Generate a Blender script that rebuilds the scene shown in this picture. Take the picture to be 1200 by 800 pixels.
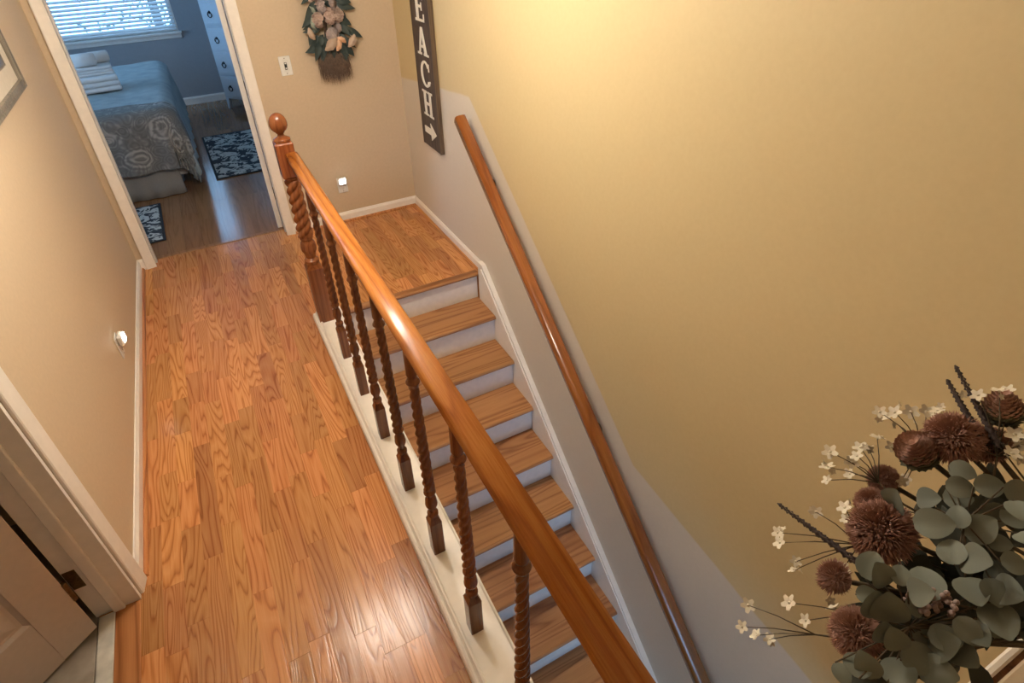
import bpy, math, random
from math import pi, sin, cos, radians, hypot, sqrt
from mathutils import Vector, Matrix, Quaternion

for o in list(bpy.data.objects): bpy.data.objects.remove(o)
S = bpy.context.scene
COL = S.collection

# ------------------------------------------------------------------ camera
CAM = Vector((0.6698, -2.8319, 1.9223))
YAW, PIT, ROLL, FPX, PPX, PPY = 0.4465, 0.6104, -0.0429, 668.58, -25.08, -42.92
fwd = Vector((sin(YAW)*cos(PIT), cos(YAW)*cos(PIT), -sin(PIT)))
rgt = Vector((cos(YAW), -sin(YAW), 0)); upv = rgt.cross(fwd)
r2 = rgt*cos(ROLL)+upv*sin(ROLL); u2 = -rgt*sin(ROLL)+upv*cos(ROLL)
cd = bpy.data.cameras.new('camera'); cam = bpy.data.objects.new('camera', cd); COL.objects.link(cam)
m = Matrix((r2, u2, -fwd)).transposed().to_4x4(); m.translation = CAM
cam.matrix_world = m
cd.sensor_width = 36; cd.lens = FPX/1200*36; cd.shift_x = -PPX/1200; cd.shift_y = PPY/1200
cd.clip_start = 0.02
S.camera = cam

# ------------------------------------------------------------------ world and exposure
W = bpy.data.worlds.new('world'); S.world = W; W.use_nodes = True
bg = W.node_tree.nodes['Background']
bg.inputs[0].default_value = (0.30, 0.60, 1.0, 1); bg.inputs[1].default_value = 3.2
S.view_settings.view_transform = 'Standard'; S.view_settings.look = 'None'
S.view_settings.gamma = 1; S.view_settings.exposure = 1.05; S.view_settings.use_curve_mapping = False
LAMP_STRENGTH = 222.0
LAMP_COLOR = (1.0, 0.92, 0.78)

def portal(name, loc, rot, sx, sy):
    l = bpy.data.lights.new(name, 'AREA'); l.shape = 'RECTANGLE'; l.size = sx; l.size_y = sy
    l.cycles.is_portal = True
    o = bpy.data.objects.new(name, l); o.location = loc; o.rotation_euler = rot; COL.objects.link(o)
portal('bedroom_window_daylight', (0.05, 5.70, 1.43), (-pi/2, 0, 0), 1.3, 1.2)
portal('added_side_window_daylight', (-1.80, 3.4, 1.3), (0, -pi/2, 0), 1.8, 3.0)  # portal of the unseen side window added for bedroom daylight
portal('added_downstairs_daylight', (0.4, -7.35, -1.5), (pi/2, 0, 0), 2.9, 2.3)  # portal of the unseen window added to light the stairs from below

# ------------------------------------------------------------------ materials
def newmat(name):
    mt = bpy.data.materials.new(name); mt.use_nodes = True
    nt = mt.node_tree; return mt, nt, nt.nodes['Principled BSDF']
def nd(nt, t, **kw):
    n = nt.nodes.new(t)
    for k, v in kw.items():
        if k.startswith('i_'):
            key = k[2:]; key = int(key) if key.isdigit() else key
            s = n.inputs[key]
            if hasattr(v, 'is_linked') or isinstance(v, bpy.types.NodeSocket): nt.links.new(v, s)
            else: s.default_value = v
        else: setattr(n, k, v)
    return n
def mth(nt, op, a, b=None, c=None, clamp=False):
    n = nt.nodes.new('ShaderNodeMath'); n.operation = op; n.use_clamp = clamp
    for i, v in enumerate((a, b, c)):
        if v is None: continue
        if isinstance(v, bpy.types.NodeSocket): nt.links.new(v, n.inputs[i])
        else: n.inputs[i].default_value = v
    return n.outputs[0]
def ramp(nt, fac, stops, interp='LINEAR'):
    n = nt.nodes.new('ShaderNodeValToRGB'); n.color_ramp.interpolation = interp
    e = n.color_ramp.elements
    while len(e) > 1: e.remove(e[-1])
    for i, (p, c) in enumerate(stops):
        el = e[0] if i == 0 else e.new(p)
        el.position = p; el.color = (*c, 1) if len(c) == 3 else c
    nt.links.new(fac, n.inputs[0]); return n.outputs[0]
def mixc(nt, fac, a, b, mode='MIX'):
    n = nt.nodes.new('ShaderNodeMix'); n.data_type = 'RGBA'; n.blend_type = mode
    for key, v in ((0, fac), (6, a), (7, b)):
        if isinstance(v, bpy.types.NodeSocket): nt.links.new(v, n.inputs[key])
        else: n.inputs[key].default_value = v if key == 0 else (*v, 1)
    return n.outputs[2]
def bump(nt, bs, h, strength=.2, dist=.002):
    b = nd(nt, 'ShaderNodeBump', i_Strength=strength, i_Distance=dist, i_Height=h)
    nt.links.new(b.outputs[0], bs.inputs['Normal'])

def plain(name, col, rough=.5, var=.06, scale=40, bmp=.05, metallic=0, spec=.5, coat=0):
    mt, nt, bs = newmat(name)
    tc = nd(nt, 'ShaderNodeTexCoord')
    n = nd(nt, 'ShaderNodeTexNoise', i_Scale=scale, i_Detail=4.0); nt.links.new(tc.outputs['Object'], n.inputs['Vector'])
    lo = tuple(c*(1-var) for c in col); hi = tuple(min(1, c*(1+var)) for c in col)
    nt.links.new(ramp(nt, n.outputs[0], [(.3, lo), (.7, hi)]), bs.inputs['Base Color'])
    bs.inputs['Roughness'].default_value = rough; bs.inputs['Metallic'].default_value = metallic
    bs.inputs['Specular IOR Level'].default_value = spec; bs.inputs['Coat Weight'].default_value = coat
    if bmp: bump(nt, bs, n.outputs[0], bmp)
    return mt

def wood(name, dark, mid, light, axis='Y', rough=.3, figure=11., contour=8., stretch=.055, rnd=.35, bmp=.25, line=.75, spec=.5, porosc=260, fine=False):
    mt, nt, bs = newmat(name)
    tc = nd(nt, 'ShaderNodeTexCoord'); oi = nd(nt, 'ShaderNodeObjectInfo')
    sc = {'X': (stretch, 1, 1), 'Y': (1, stretch, 1), 'Z': (1, 1, stretch)}[axis]
    off = nd(nt, 'ShaderNodeCombineXYZ', i_X=mth(nt, 'MULTIPLY', oi.outputs['Random'], 37.), i_Y=mth(nt, 'MULTIPLY', oi.outputs['Random'], 91.), i_Z=mth(nt, 'MULTIPLY', oi.outputs['Random'], 53.))
    add = nd(nt, 'ShaderNodeVectorMath', operation='ADD', i_0=tc.outputs['Object'], i_1=off.outputs[0])
    mp = nd(nt, 'ShaderNodeVectorMath', operation='MULTIPLY', i_0=add.outputs[0], i_1=sc)
    n1 = nd(nt, 'ShaderNodeTexNoise', i_Vector=mp.outputs[0], i_Scale=figure, i_Detail=2.0 if fine else 1.2, i_Roughness=.42 if fine else .35, i_Distortion=.45 if fine else .25)
    n1c = mth(nt, 'MULTIPLY', n1.outputs[0], contour)
    fr = mth(nt, 'FRACT', n1c)
    # asymmetric ring: slow rise, sharp dark late-wood line
    ring = ramp(nt, fr, [(0, (0, 0, 0)), (.18, (.55,)*3), (.5, (1,)*3), (.85, (.75,)*3), (1, (0, 0, 0))])
    sc2 = {'X': (.03, 1, 1), 'Y': (1, .03, 1), 'Z': (1, 1, .03)}[axis]
    mp2 = nd(nt, 'ShaderNodeVectorMath', operation='MULTIPLY', i_0=add.outputs[0], i_1=sc2)
    n2 = nd(nt, 'ShaderNodeTexNoise', i_Vector=mp2.outputs[0], i_Scale=porosc, i_Detail=2.0)
    n3 = nd(nt, 'ShaderNodeTexNoise', i_Vector=mp.outputs[0], i_Scale=3.0, i_Detail=2.0)
    g = mth(nt, 'ADD', mth(nt, 'MULTIPLY', ring, line), mth(nt, 'MULTIPLY', n2.outputs[0], 1-line+.25))
    col = ramp(nt, g, [(.12, dark), (.62, mid), (1.05, light)])
    tone = mth(nt, 'ADD', mth(nt, 'MULTIPLY', mth(nt, 'SUBTRACT', oi.outputs['Random'], .5), rnd), 1.0)
    tone = mth(nt, 'ADD', tone, mth(nt, 'MULTIPLY', mth(nt, 'SUBTRACT', n3.outputs[0], .5), .3))
    hue = mth(nt, 'ADD', mth(nt, 'MULTIPLY', mth(nt, 'FRACT', mth(nt, 'MULTIPLY', oi.outputs['Random'], 17.3)), .009 if fine else .006), .494 if fine else .497)
    hs = nd(nt, 'ShaderNodeHueSaturation', i_Hue=hue, i_Value=tone, i_Color=col)
    nt.links.new(hs.outputs[0], bs.inputs['Base Color'])
    bs.inputs['Roughness'].default_value = rough; bs.inputs['Specular IOR Level'].default_value = spec
    bump(nt, bs, g, bmp, .0012)
    return mt

M = {}
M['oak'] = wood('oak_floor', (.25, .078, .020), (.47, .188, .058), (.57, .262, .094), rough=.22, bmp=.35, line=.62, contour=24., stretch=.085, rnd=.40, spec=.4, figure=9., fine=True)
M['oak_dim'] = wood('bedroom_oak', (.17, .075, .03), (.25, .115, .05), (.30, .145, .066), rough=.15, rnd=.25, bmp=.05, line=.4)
M['tread'] = wood('tread_oak', (.27, .10, .034), (.43, .19, .072), (.53, .26, .105), axis='X', rough=.38)
M['tread_n'] = wood('nosing_oak', (.20, .075, .022), (.33, .135, .045), (.42, .19, .07), axis='X', rough=.35)
M['rail'] = wood('rail_oak', (.28, .07, .010), (.50, .155, .024), (.64, .24, .045), rough=.27, bmp=.3, spec=.6, line=.5, porosc=420)
M['rail2'] = wood('wall_rail_oak', (.17, .042, .010), (.29, .085, .019), (.37, .125, .029), rough=.2, bmp=.12, spec=.6, line=.5)
M['turned'] = wood('turned_oak', (.085, .024, .008), (.16, .049, .016), (.22, .075, .024), axis='Z', rough=.24, bmp=.12, line=.5)
M['newel'] = wood('newel_oak', (.12, .031, .010), (.21, .062, .019), (.28, .09, .028), axis='Z', rough=.22, bmp=.12, line=.5)
M['shoe'] = wood('shoe_oak', (.24, .075, .02), (.40, .15, .045), (.5, .21, .07), rough=.35)
M['tan'] = plain('tan_wall_paint', (.60, .47, .325), .62, .03, 60, .04)
M['white'] = plain('white_trim_paint', (.87, .81, .75), .32, .03, 30, .02)
M['white2'] = plain('white_riser_paint', (.88, .82, .76), .42, .04, 30, .03)
M['bedwall'] = plain('bedroom_wall_paint', (.35, .36, .38), .65, .03, 50, .04)
M['ceil'] = plain('ceiling_paint', (.78, .76, .71), .7, .03, 80, .05)
M['plate'] = plain('white_plastic', (.78, .75, .70), .3, .02, 30, 0)
M['dark'] = plain('dark_slot', (.03, .028, .025), .5, .1, 30, 0)
M['bronze'] = plain('aged_bronze', (.16, .10, .045), .4, .3, 90, .1, metallic=.8)
M['doorpaint'] = plain('door_paint', (.60, .50, .44), .4, .03, 50, .03)
M['stone'] = plain('marble_threshold', (.58, .54, .47), .35, .2, 18, .05)
M['tile'] = plain('bath_tile', (.33, .28, .23), .4, .35, 9, .08)
M['sub'] = plain('sub_floor', (.12, .06, .03), .8, .2, 20, 0)

def right_wall_mat():
    mt, nt, bs = newmat('two_tone_wall_paint')
    tc = nd(nt, 'ShaderNodeTexCoord'); sp = nd(nt, 'ShaderNodeSeparateXYZ', i_0=tc.outputs['Object'])
    n = nd(nt, 'ShaderNodeTexNoise', i_Vector=tc.outputs['Object'], i_Scale=60.0, i_Detail=4.0)
    y, z = sp.outputs[1], sp.outputs[2]
    L1 = mth(nt, 'ADD', mth(nt, 'MULTIPLY', y, -.105), 1.08+.105*.06)
    L2 = mth(nt, 'ADD', mth(nt, 'MULTIPLY', y, .807), 1.08-.807*.06)
    L3 = mth(nt, 'ADD', mth(nt, 'MULTIPLY', y, .09), -.22+.09*1.55)
    h = mth(nt, 'MAXIMUM', mth(nt, 'MINIMUM', L1, L2), L3)
    n2 = nd(nt, 'ShaderNodeTexNoise', i_Vector=tc.outputs['Object'], i_Scale=7.0)
    d = mth(nt, 'ADD', mth(nt, 'SUBTRACT', h, z), mth(nt, 'MULTIPLY', mth(nt, 'SUBTRACT', n2.outputs[0], .5), .012))
    f = nd(nt, 'ShaderNodeMapRange', i_Value=d); f.inputs[1].default_value = -.006; f.inputs[2].default_value = .006
    up = ramp(nt, n.outputs[0], [(.3, (.625, .50, .28)), (.7, (.645, .52, .295))])
    lo = ramp(nt, n.outputs[0], [(.3, (.66, .59, .50)), (.7, (.68, .61, .52))])
    nt.links.new(mixc(nt, f.outputs[0], up, lo), bs.inputs['Base Color'])
    bs.inputs['Roughness'].default_value = .55
    bump(nt, bs, n.outputs[0], .04)
    return mt
M['rwall'] = right_wall_mat()

def emis(name, col, s):
    mt, nt, bs = newmat(name)
    n = nd(nt, 'ShaderNodeTexNoise', i_Scale=3.0)
    c = ramp(nt, n.outputs[0], [(.3, col), (.7, tuple(x*.98 for x in col))])
    nt.links.new(c, bs.inputs['Emission Color']); bs.inputs['Emission Strength'].default_value = s
    bs.inputs['Base Color'].default_value = (.9, .9, .9, 1)
    return mt

# ------------------------------------------------------------------ mesh builder
class MB:
    def __init__(s): s.v = []; s.f = []; s.sm = []
    def add(s, vs, fs, smooth=False):
        b = len(s.v); s.v += [tuple(v) for v in vs]; s.f += [tuple(i+b for i in f) for f in fs]; s.sm += [smooth]*len(fs); return s
    def box(s, x0, x1, y0, y1, z0, z1, T=None):
        vs = [(x, y, z) for z in (z0, z1) for x, y in ((x0, y0), (x1, y0), (x1, y1), (x0, y1))]
        if T: vs = [T @ Vector(v) for v in vs]
        return s.add(vs, [(3, 2, 1, 0), (4, 5, 6, 7), (0, 1, 5, 4), (1, 2, 6, 5), (2, 3, 7, 6), (3, 0, 4, 7)])
    def cbox(s, x0, x1, y0, y1, z0, z1, c=.004, T=None):   # all-edge chamfered box
        cx, cy, cz = (x0+x1)/2, (y0+y1)/2, (z0+z1)/2; hx, hy, hz = (x1-x0)/2, (y1-y0)/2, (z1-z0)/2
        c = min(c, hx*.9, hy*.9, hz*.9); vs = []; idx = {}
        for sx in (-1, 1):
            for sy in (-1, 1):
                for sz in (-1, 1):
                    for k in range(3):
                        p = [sx*(hx-c), sy*(hy-c), sz*(hz-c)]; p[k] = (sx*hx, sy*hy, sz*hz)[k]
                        idx[sx, sy, sz, k] = len(vs); v = Vector((cx+p[0], cy+p[1], cz+p[2])); vs.append(T @ v if T else v)
        fs = []
        def q(l, n):
            a, b, d = (Vector(vs[l[0]]), Vector(vs[l[1]]), Vector(vs[l[2]])); nn = (b-a).cross(d-a)
            nw = Vector(n); nw = T.to_3x3() @ nw if T else nw
            fs.append(tuple(l) if nn.dot(nw) > 0 else tuple(reversed(l)))
        for k in range(3):
            a, b = [i for i in range(3) if i != k]
            for sk in (-1, 1):
                l = []
                for sa, sb in ((-1, -1), (1, -1), (1, 1), (-1, 1)):
                    t = [0, 0, 0]; t[k] = sk; t[a] = sa; t[b] = sb; l.append(idx[(*t, k)])
                n = [0, 0, 0]; n[k] = sk; q(l, n)
        for a, b in ((0, 1), (0, 2), (1, 2)):
            c3 = 3-a-b
            for sa in (-1, 1):
                for sb in (-1, 1):
                    t0 = [0]*3; t0[a] = sa; t0[b] = sb; t1 = list(t0); t0[c3] = -1; t1[c3] = 1
                    n = [0]*3; n[a] = sa; n[b] = sb
                    q([idx[(*t0, a)], idx[(*t0, b)], idx[(*t1, b)], idx[(*t1, a)]], n)
        for sx in (-1, 1):
            for sy in (-1, 1):
                for sz in (-1, 1): q([idx[sx, sy, sz, 0], idx[sx, sy, sz, 1], idx[sx, sy, sz, 2]], (sx, sy, sz))
        return s.add(vs, fs)
    def prism(s, poly, a, b, mapf):
        """poly 2D (ccw), extruded from a to b, mapf(u,v,w)->xyz"""
        n = len(poly); vs = [mapf(u, v, a) for u, v in poly]+[mapf(u, v, b) for u, v in poly]
        fs = [tuple(reversed(range(n))), tuple(range(n, 2*n))]+[(i, (i+1) % n, n+(i+1) % n, n+i) for i in range(n)]
        c = sum((Vector(v) for v in vs), Vector())/len(vs)
        f0 = fs[0]; p = [Vector(vs[i]) for i in f0[:3]]
        if (p[1]-p[0]).cross(p[2]-p[0]).dot(p[0]-c) < 0: fs = [tuple(reversed(f)) for f in fs]
        return s.add(vs, fs)
    def lathe(s, prof, n=20, T=None, rf=None, smooth=True, ax=(0, 0)):
        vs = []
        for r, z in prof:
            for i in range(n):
                t = 2*pi*i/n; rr = rf(r, z, t) if rf else r
                v = Vector((ax[0]+rr*cos(t), ax[1]+rr*sin(t), z)); vs.append(T @ v if T else v)
        m_ = len(prof); fs = [(j*n+i, j*n+(i+1) % n, (j+1)*n+(i+1) % n, (j+1)*n+i) for j in range(m_-1) for i in range(n)]
        fs += [tuple(reversed(range(n))), tuple(range((m_-1)*n, m_*n))]
        return s.add(vs, fs, smooth)
    def sweep(s, poly, p0, p1, mapf=None):
        pass
    def tube(s, path, r, n=6, r1=None):
        path = [Vector(p) for p in path]; vs = []; m_ = len(path)
        for j, p in enumerate(path):
            d = (path[min(j+1, m_-1)]-path[max(j-1, 0)]).normalized()
            a = d.orthogonal().normalized(); b = d.cross(a); rr = r+((r1 if r1 is not None else r)-r)*j/max(1, m_-1)
            vs += [p+a*rr*cos(2*pi*i/n)+b*rr*sin(2*pi*i/n) for i in range(n)]
        fs = [(j*n+i, j*n+(i+1) % n, (j+1)*n+(i+1) % n, (j+1)*n+i) for j in range(m_-1) for i in range(n)]
        fs += [tuple(reversed(range(n))), tuple(range((m_-1)*n, m_*n))]
        return s.add(vs, fs, True)
    def grid(s, nu, nv, fn, smooth=True, closed=False):
        vs = [fn(i/nu, j/nv) for j in range(nv+1) for i in range(nu+1)]
        return s.add(vs, [(j*(nu+1)+i, j*(nu+1)+i+1, (j+1)*(nu+1)+i+1, (j+1)*(nu+1)+i) for j in range(nv) for i in range(nu)], smooth)
    def mesh(s, name, mat):
        me = bpy.data.meshes.new(name); me.from_pydata([tuple(v) for v in s.v], [], s.f)
        me.polygons.foreach_set('use_smooth', s.sm); me.materials.append(M[mat] if isinstance(mat, str) else mat); me.update(); return me
    def build(s, name, mat, parent=None, loc=None, rot=None):
        return link(name, s.mesh(name, mat), parent, loc, rot)
def link(name, me, parent=None, loc=None, rot=None):
    o = bpy.data.objects.new(name, me); COL.objects.link(o)
    if parent is not None: o.parent = parent
    if loc is not None: o.location = loc
    if rot is not None: o.rotation_euler = rot
    return o
def tag(o, label=None, cat=None, group=None, kind=None):
    if label: o['label'] = label
    if cat: o['category'] = cat
    if group: o['group'] = group
    if kind: o['kind'] = kind
    return o
def empty(name, loc=(0, 0, 0), rot=None):
    return link(name, None, None, loc, rot)
def struct(o, label): return tag(o, label, None, None, 'structure')
def solidify(o, t, off=0):
    md = o.modifiers.new('thickness', 'SOLIDIFY'); md.thickness = t; md.offset = off; return o

# key dimensions (metres)
YE = 1.185; XW = 1.978; XS = 1.948; XC = .903; RUN = .235; RISE = .1947; SL = RISE/RUN
CEIL = 2.44; LOW = -RISE*14; YB = 5.45; SLAB = -.27
rng = random.Random(7)

# ------------------------------------------------------------------ structure
b = MB(); b.box(-.13, 0, -1.31, YE+.12, -.2, CEIL); b.box(-.13, 0, -2.07, -1.31, 2.05, CEIL); b.box(-.13, 0, -3.9, -2.07, -.2, CEIL)
struct(b.build('wall_left', 'tan'), 'tan painted hallway wall on the left')
b = MB(); b.box(0, .094, YE, YE+.12, 0, CEIL); b.box(.094, .974, YE, YE+.12, 2.05, CEIL); b.box(.974, XW, YE, YE+.12, SLAB, CEIL)
wall_end = struct(b.build('wall_end', 'tan'), 'tan painted end wall with the bedroom doorway')
b = MB(); b.box(XW, XW+.12, -7.3, YE+.12, LOW-.1, CEIL)
struct(b.build('wall_right', 'rwall'), 'stairwell wall, mustard tan above and pale grey below the handrail')
b = MB(); b.box(-.13, XW+.12, -4.0, -3.9, -.1, CEIL); struct(b.build('wall_back', 'tan'), 'tan wall behind the viewer')
b = MB(); b.box(-1.9, XW+.24, -4.0, YB+.15, CEIL, CEIL+.1); struct(b.build('ceiling', 'ceil'), 'white painted ceiling')
# bedroom shell
b = MB(); b.box(-1.75, -1.63, YE, 1.9, -.1, CEIL); b.box(-1.75, -1.63, 4.9, YB+.15, -.1, CEIL); b.box(-1.75, -1.63, 1.9, 4.9, -.1, .4); b.box(-1.75, -1.63, 1.9, 4.9, 2.2, CEIL); struct(b.build('wall_bedroom_left', 'bedwall'), 'grey bedroom wall out of view on the left')
b = MB(); b.box(1.86, XW, YE+.12, YB+.15, -.1, CEIL); struct(b.build('wall_bedroom_right', 'bedwall'), 'grey bedroom wall on the right')
b = MB(); b.box(-1.63, .094, YE+.12, YE+.13, 0, CEIL); b.box(.094, .974, YE+.12, YE+.13, 2.05, CEIL); b.box(.974, 1.86, YE+.12, YE+.13, 0, CEIL); b.box(-1.63, -.13, YE, YE+.12, -.1, CEIL)
struct(b.build('wall_bedroom_near', 'bedwall'), 'grey bedroom face of the doorway wall')
WX0, WX1, WZ0, WZ1 = -.60, .70, .83, 2.03
b = MB(); b.box(-1.63, WX0, YB, YB+.15, -.1, CEIL); b.box(WX1, 1.86, YB, YB+.15, -.1, CEIL); b.box(WX0, WX1, YB, YB+.15, -.1, WZ0); b.box(WX0, WX1, YB, YB+.15, WZ1, CEIL)
struct(b.build('wall_bedroom_far', 'bedwall'), 'blue-grey bedroom wall around the window')
# bathroom shell
b = MB(); b.box(-1.7, -.13, -.75, -.65, -.1, CEIL); b.box(-1.7, -.13, -3.1, -3.0, -.1, CEIL); b.box(-1.8, -1.7, -3.1, -.65, -.1, CEIL)
struct(b.build('wall_bathroom', 'tan'), 'tan walls of the dark room behind the open door')
# stairwell below
b = MB(); b.box(1.03, 1.055, -2.81, 0, LOW, -.01); b.box(1.03, XW, .03, .13, LOW, SLAB)
struct(b.build('wall_stair_inner', 'tan'), 'wall under the balustrade closing the stairwell')
b = MB(); b.box(-1.2, -1.1, -7.3, -2.81, LOW, SLAB); b.box(-1.1, 1.055, -2.9, -2.81, LOW, SLAB)
b.box(-1.2, -1.05, -7.3, -7.15, LOW, SLAB); b.box(1.85, XW, -7.3, -7.15, LOW, SLAB); b.box(-1.05, 1.85, -7.3, -7.15, LOW, -2.65); b.box(-1.05, 1.85, -7.3, -7.15, -.35, SLAB)
struct(b.build('wall_lower', 'ceil'), 'walls of the lower hall at the foot of the stairs')
b = MB(); b.box(-1.2, XW+.12, -7.3, .13, LOW-.1, LOW); struct(b.build('floor_lower', 'oak_dim'), 'floor at the foot of the stairs')
# knee wall at the near end of the stairwell
knee = MB().box(1.055, XW, -2.97, -2.822, SLAB, 1.038).build('wall_knee', 'tan'); struct(knee, 'low tan wall ledge carrying the flower arrangement')
MB().cbox(1.05, XW, -2.97, -2.827, 1.038, 1.048, .003).build('ledge_top', 'tan', knee)
MB().box(1.05, XW, -2.827, -2.8205, 1.034, 1.042).build('painted_shade_groove', 'turned', knee)  # dark strip colours in the shade of the gap behind the trim
MB().cbox(1.045, XW, -2.8205, -2.809, 1.015, 1.050, .003).build('ledge_trim', 'white', knee)

# floors
b = MB(); b.box(-.13, 1.05, -3.9, YE+.12, SLAB, -.0085); b.box(1.05, XW, .03, YE+.12, SLAB, -.0085); b.box(1.05, XW, -7.3, -2.81, SLAB, -.0085); b.box(-1.2, 1.05, -7.3, -3.9, SLAB, -.02)
floor = struct(b.build('floor', 'oak'), 'glossy honey oak strip floor of the hallway and landing')
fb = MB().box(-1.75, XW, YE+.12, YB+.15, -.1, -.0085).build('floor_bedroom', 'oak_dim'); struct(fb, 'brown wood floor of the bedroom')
ft = MB().box(-1.7, -.13, -3.0, -.75, -.1, -.0085).build('floor_bathroom', 'tile'); struct(ft, 'grey brown stone tile floor behind the open door')

plank_cache = {}
def plank(parent, name, x0, x1, y0, y1, mat, t=.0085, c=.0004):
    w, l = round(x1-x0, 4), round(y1-y0, 3); k = (w, l, mat)
    if k not in plank_cache:
        g = .00012; hw, hl = w/2-g, l/2-g
        vs = [(-hw, -hl, -t), (hw, -hl, -t), (hw, hl, -t), (-hw, hl, -t), (-hw, -hl, -c), (hw, -hl, -c), (hw, hl, -c), (-hw, hl, -c), (-hw+c, -hl+c, 0), (hw-c, -hl+c, 0), (hw-c, hl-c, 0), (-hw+c, hl-c, 0)]
        fs = [(0, 1, 5, 4), (1, 2, 6, 5), (2, 3, 7, 6), (3, 0, 4, 7), (4, 5, 9, 8), (5, 6, 10, 9), (6, 7, 11, 10), (7, 4, 8, 11), (8, 9, 10, 11)]
        plank_cache[k] = MB().add(vs, fs).mesh(name, mat)
    return link(name, plank_cache[k], parent, ((x0+x1)/2, (y0+y1)/2, 0))
def strips(parent, name, xs, yr, w, lens, mat, rg):
    x = xs[0]
    while x < xs[1]-.004:
        x1 = min(x+w, xs[1])
        if xs[1]-x1 < .012: x1 = xs[1]
        y0, y1 = yr((x+x1)/2); y = y0; first = True
        while y < y1-.002:
            l = rg.choice(lens)
            if first: l *= rg.choice((.4, .6, .8, 1)); first = False
            if y1-(y+l) < .12: l = y1-y
            plank(parent, name, x, x1, y, y+l, mat); y += l
        x = x1
def yr_hall(xm):
    far = YE+.10 if .1 < xm < .97 else YE-.002
    return (-2.75 if xm < XC else .045, far)
strips(floor, 'floor_strip', (.0, XC), yr_hall, .0695, (.25, .3, .35, .4, .5, .6), 'oak', rng)
strips(floor, 'floor_strip', (XC, XW-.012), yr_hall, .0695, (.25, .3, .4, .5, .6), 'oak', rng)
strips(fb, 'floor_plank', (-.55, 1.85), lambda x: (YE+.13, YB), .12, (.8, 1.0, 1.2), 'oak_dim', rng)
for i in range(2):
    for j in range(4):
        MB().cbox(-.13-.302*(i+1)+.002, -.13-.302*i-.002, -1.3-.302*(j+1)+.002, -1.3-.302*j-.002, -.0085, -.001, .002).build('floor_tile', 'tile', ft)
# thresholds
struct(MB().cbox(.094, .974, YE+.095, YE+.135, -.004, .006, .004).build('trim_1', 'oak_dim'), 'thin brown threshold strip in the bedroom doorway')
struct(MB().cbox(-.128, -.078, -2.06, -1.335, -.006, .004, .003).build('trim_2', 'stone'), 'cream marble threshold in the near doorway')
struct(MB().cbox(-.078, -.0, -2.06, -1.33, -.006, .003, .003).build('trim_3', 'shoe'), 'flat oak transition strip in the near doorway')

# landing nosing and staircase
def nose_poly(y0, yb, z1, t):   # bullnose tread section, nose at y0 toward -y
    r = t/2; pts = [(yb, z1), (y0+r, z1)]
    for k in range(1, 6):
        a = pi/2+pi*k/6; pts.append((y0+r+r*cos(a), z1-r+r*sin(a)))
    return pts+[(y0+r, z1-t), (yb, z1-t)]
mx = lambda u, v, w: (w, u, v)
MB().prism(nose_poly(0, .045, .002, .028), 1.055, XS, mx).build('nosing', 'tread_n', floor)
stair = empty('staircase', (0, 0, 0)); tag(stair, 'straight oak staircase with white risers going down beside the hallway', 'staircase')
tm = MB().prism(nose_poly(0, RUN+.03, 0, .028), 0, XS-1.055-.002, mx).mesh('tread', 'tread')
rm = MB().box(0, XS-1.055-.002, 0, .014, -RISE, -.028).mesh('riser', 'white2')
for k in range(0, 14):
    link('riser', rm, stair, (1.056, -RUN*k+.024, -RISE*k))
    if k: link('tread', tm, stair, (1.056, -RUN*k, -RISE*k))
# skirt board on the wall side
OFF = .098
def sk(y, o): return y*SL+o
ya, yb_ = -.02, -3.1
pl = [(.0, -.30), (.0, .085), (-.055, .085), (yb_, sk(yb_, OFF)), (yb_, sk(yb_, -.30))]
sb = MB().prism(pl, XS, XW-.001, mx).build('skirt_board', 'white', stair)
def band(o0, o1, xa, xb):
    return MB().prism([(-.052, sk(-.052, o0)), (-.052, sk(-.052, o1)), (yb_, sk(yb_, o1)), (yb_, sk(yb_, o0))], xa, xb, mx)
band(OFF-.016, OFF+.002, XS-.007, XW-.001).build('skirt_moulding', 'white', stair)
band(OFF-.034, OFF-.024, XS-.004, XS+.001).build('skirt_moulding', 'white', stair)

# baseboards with shoe moulding
def base_run(name, label, p0, p1, nrm, h=.075, t=.013, shoe=True):
    (x0, y0), (x1, y1) = p0, p1; L = hypot(x1-x0, y1-y0); dx, dy = (x1-x0)/L, (y1-y0)/L
    mp = lambda u, v, w: (x0+dx*w+nrm[0]*u, y0+dy*w+nrm[1]*u, v)
    o = struct(MB().prism([(0, 0), (t, 0), (t, h-.018), (t*.55, h-.006), (t*.4, h), (0, h)], 0, L, mp).build(name, 'white'), label)
    if shoe:
        q = [(t, 0), (t+.014, 0)]+[(t+.014*cos(a), .016*sin(a)) for a in (.4, .8, 1.2)]+[(t, .016)]
        MB().prism(q, 0, L, mp).build('shoe_moulding', 'shoe', o)
    return o
base_run('baseboard_left', 'white baseboard along the left hallway wall', (0, -1.248), (0, YE), (1, 0))
base_run('baseboard_end_left', 'short white baseboard left of the bedroom door casing', (.0, YE), (.036, YE), (0, -1), shoe=False)
base_run('baseboard_end', 'white baseboard under the wreath wall', (1.03, YE), (XW, YE), (0, -1))
base_run('baseboard_right', 'white baseboard along the landing wall', (XW, 0), (XW, YE-.013), (-1, 0))
base_run('baseboard_bedroom_far', 'white baseboard below the bedroom window', (-1.6, YB), (1.86, YB), (0, -1), h=.09, shoe=False)

# ------------------------------------------------------------------ door casings, jambs and doors
def casing_profile(w): return [(0, 0), (w, 0), (w, .018), (w-.006, .020), (w-.02, .017), (.012, .012), (.004, .011), (0, .008)]
def casing_piece(b, org, uax, nax, lax, w, L):
    o, u, n, l = map(Vector, (org, uax, nax, lax))
    b.prism(casing_profile(w), 0, L, lambda a, c, d: tuple(o+u*a+n*c+l*d)); return b
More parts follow.
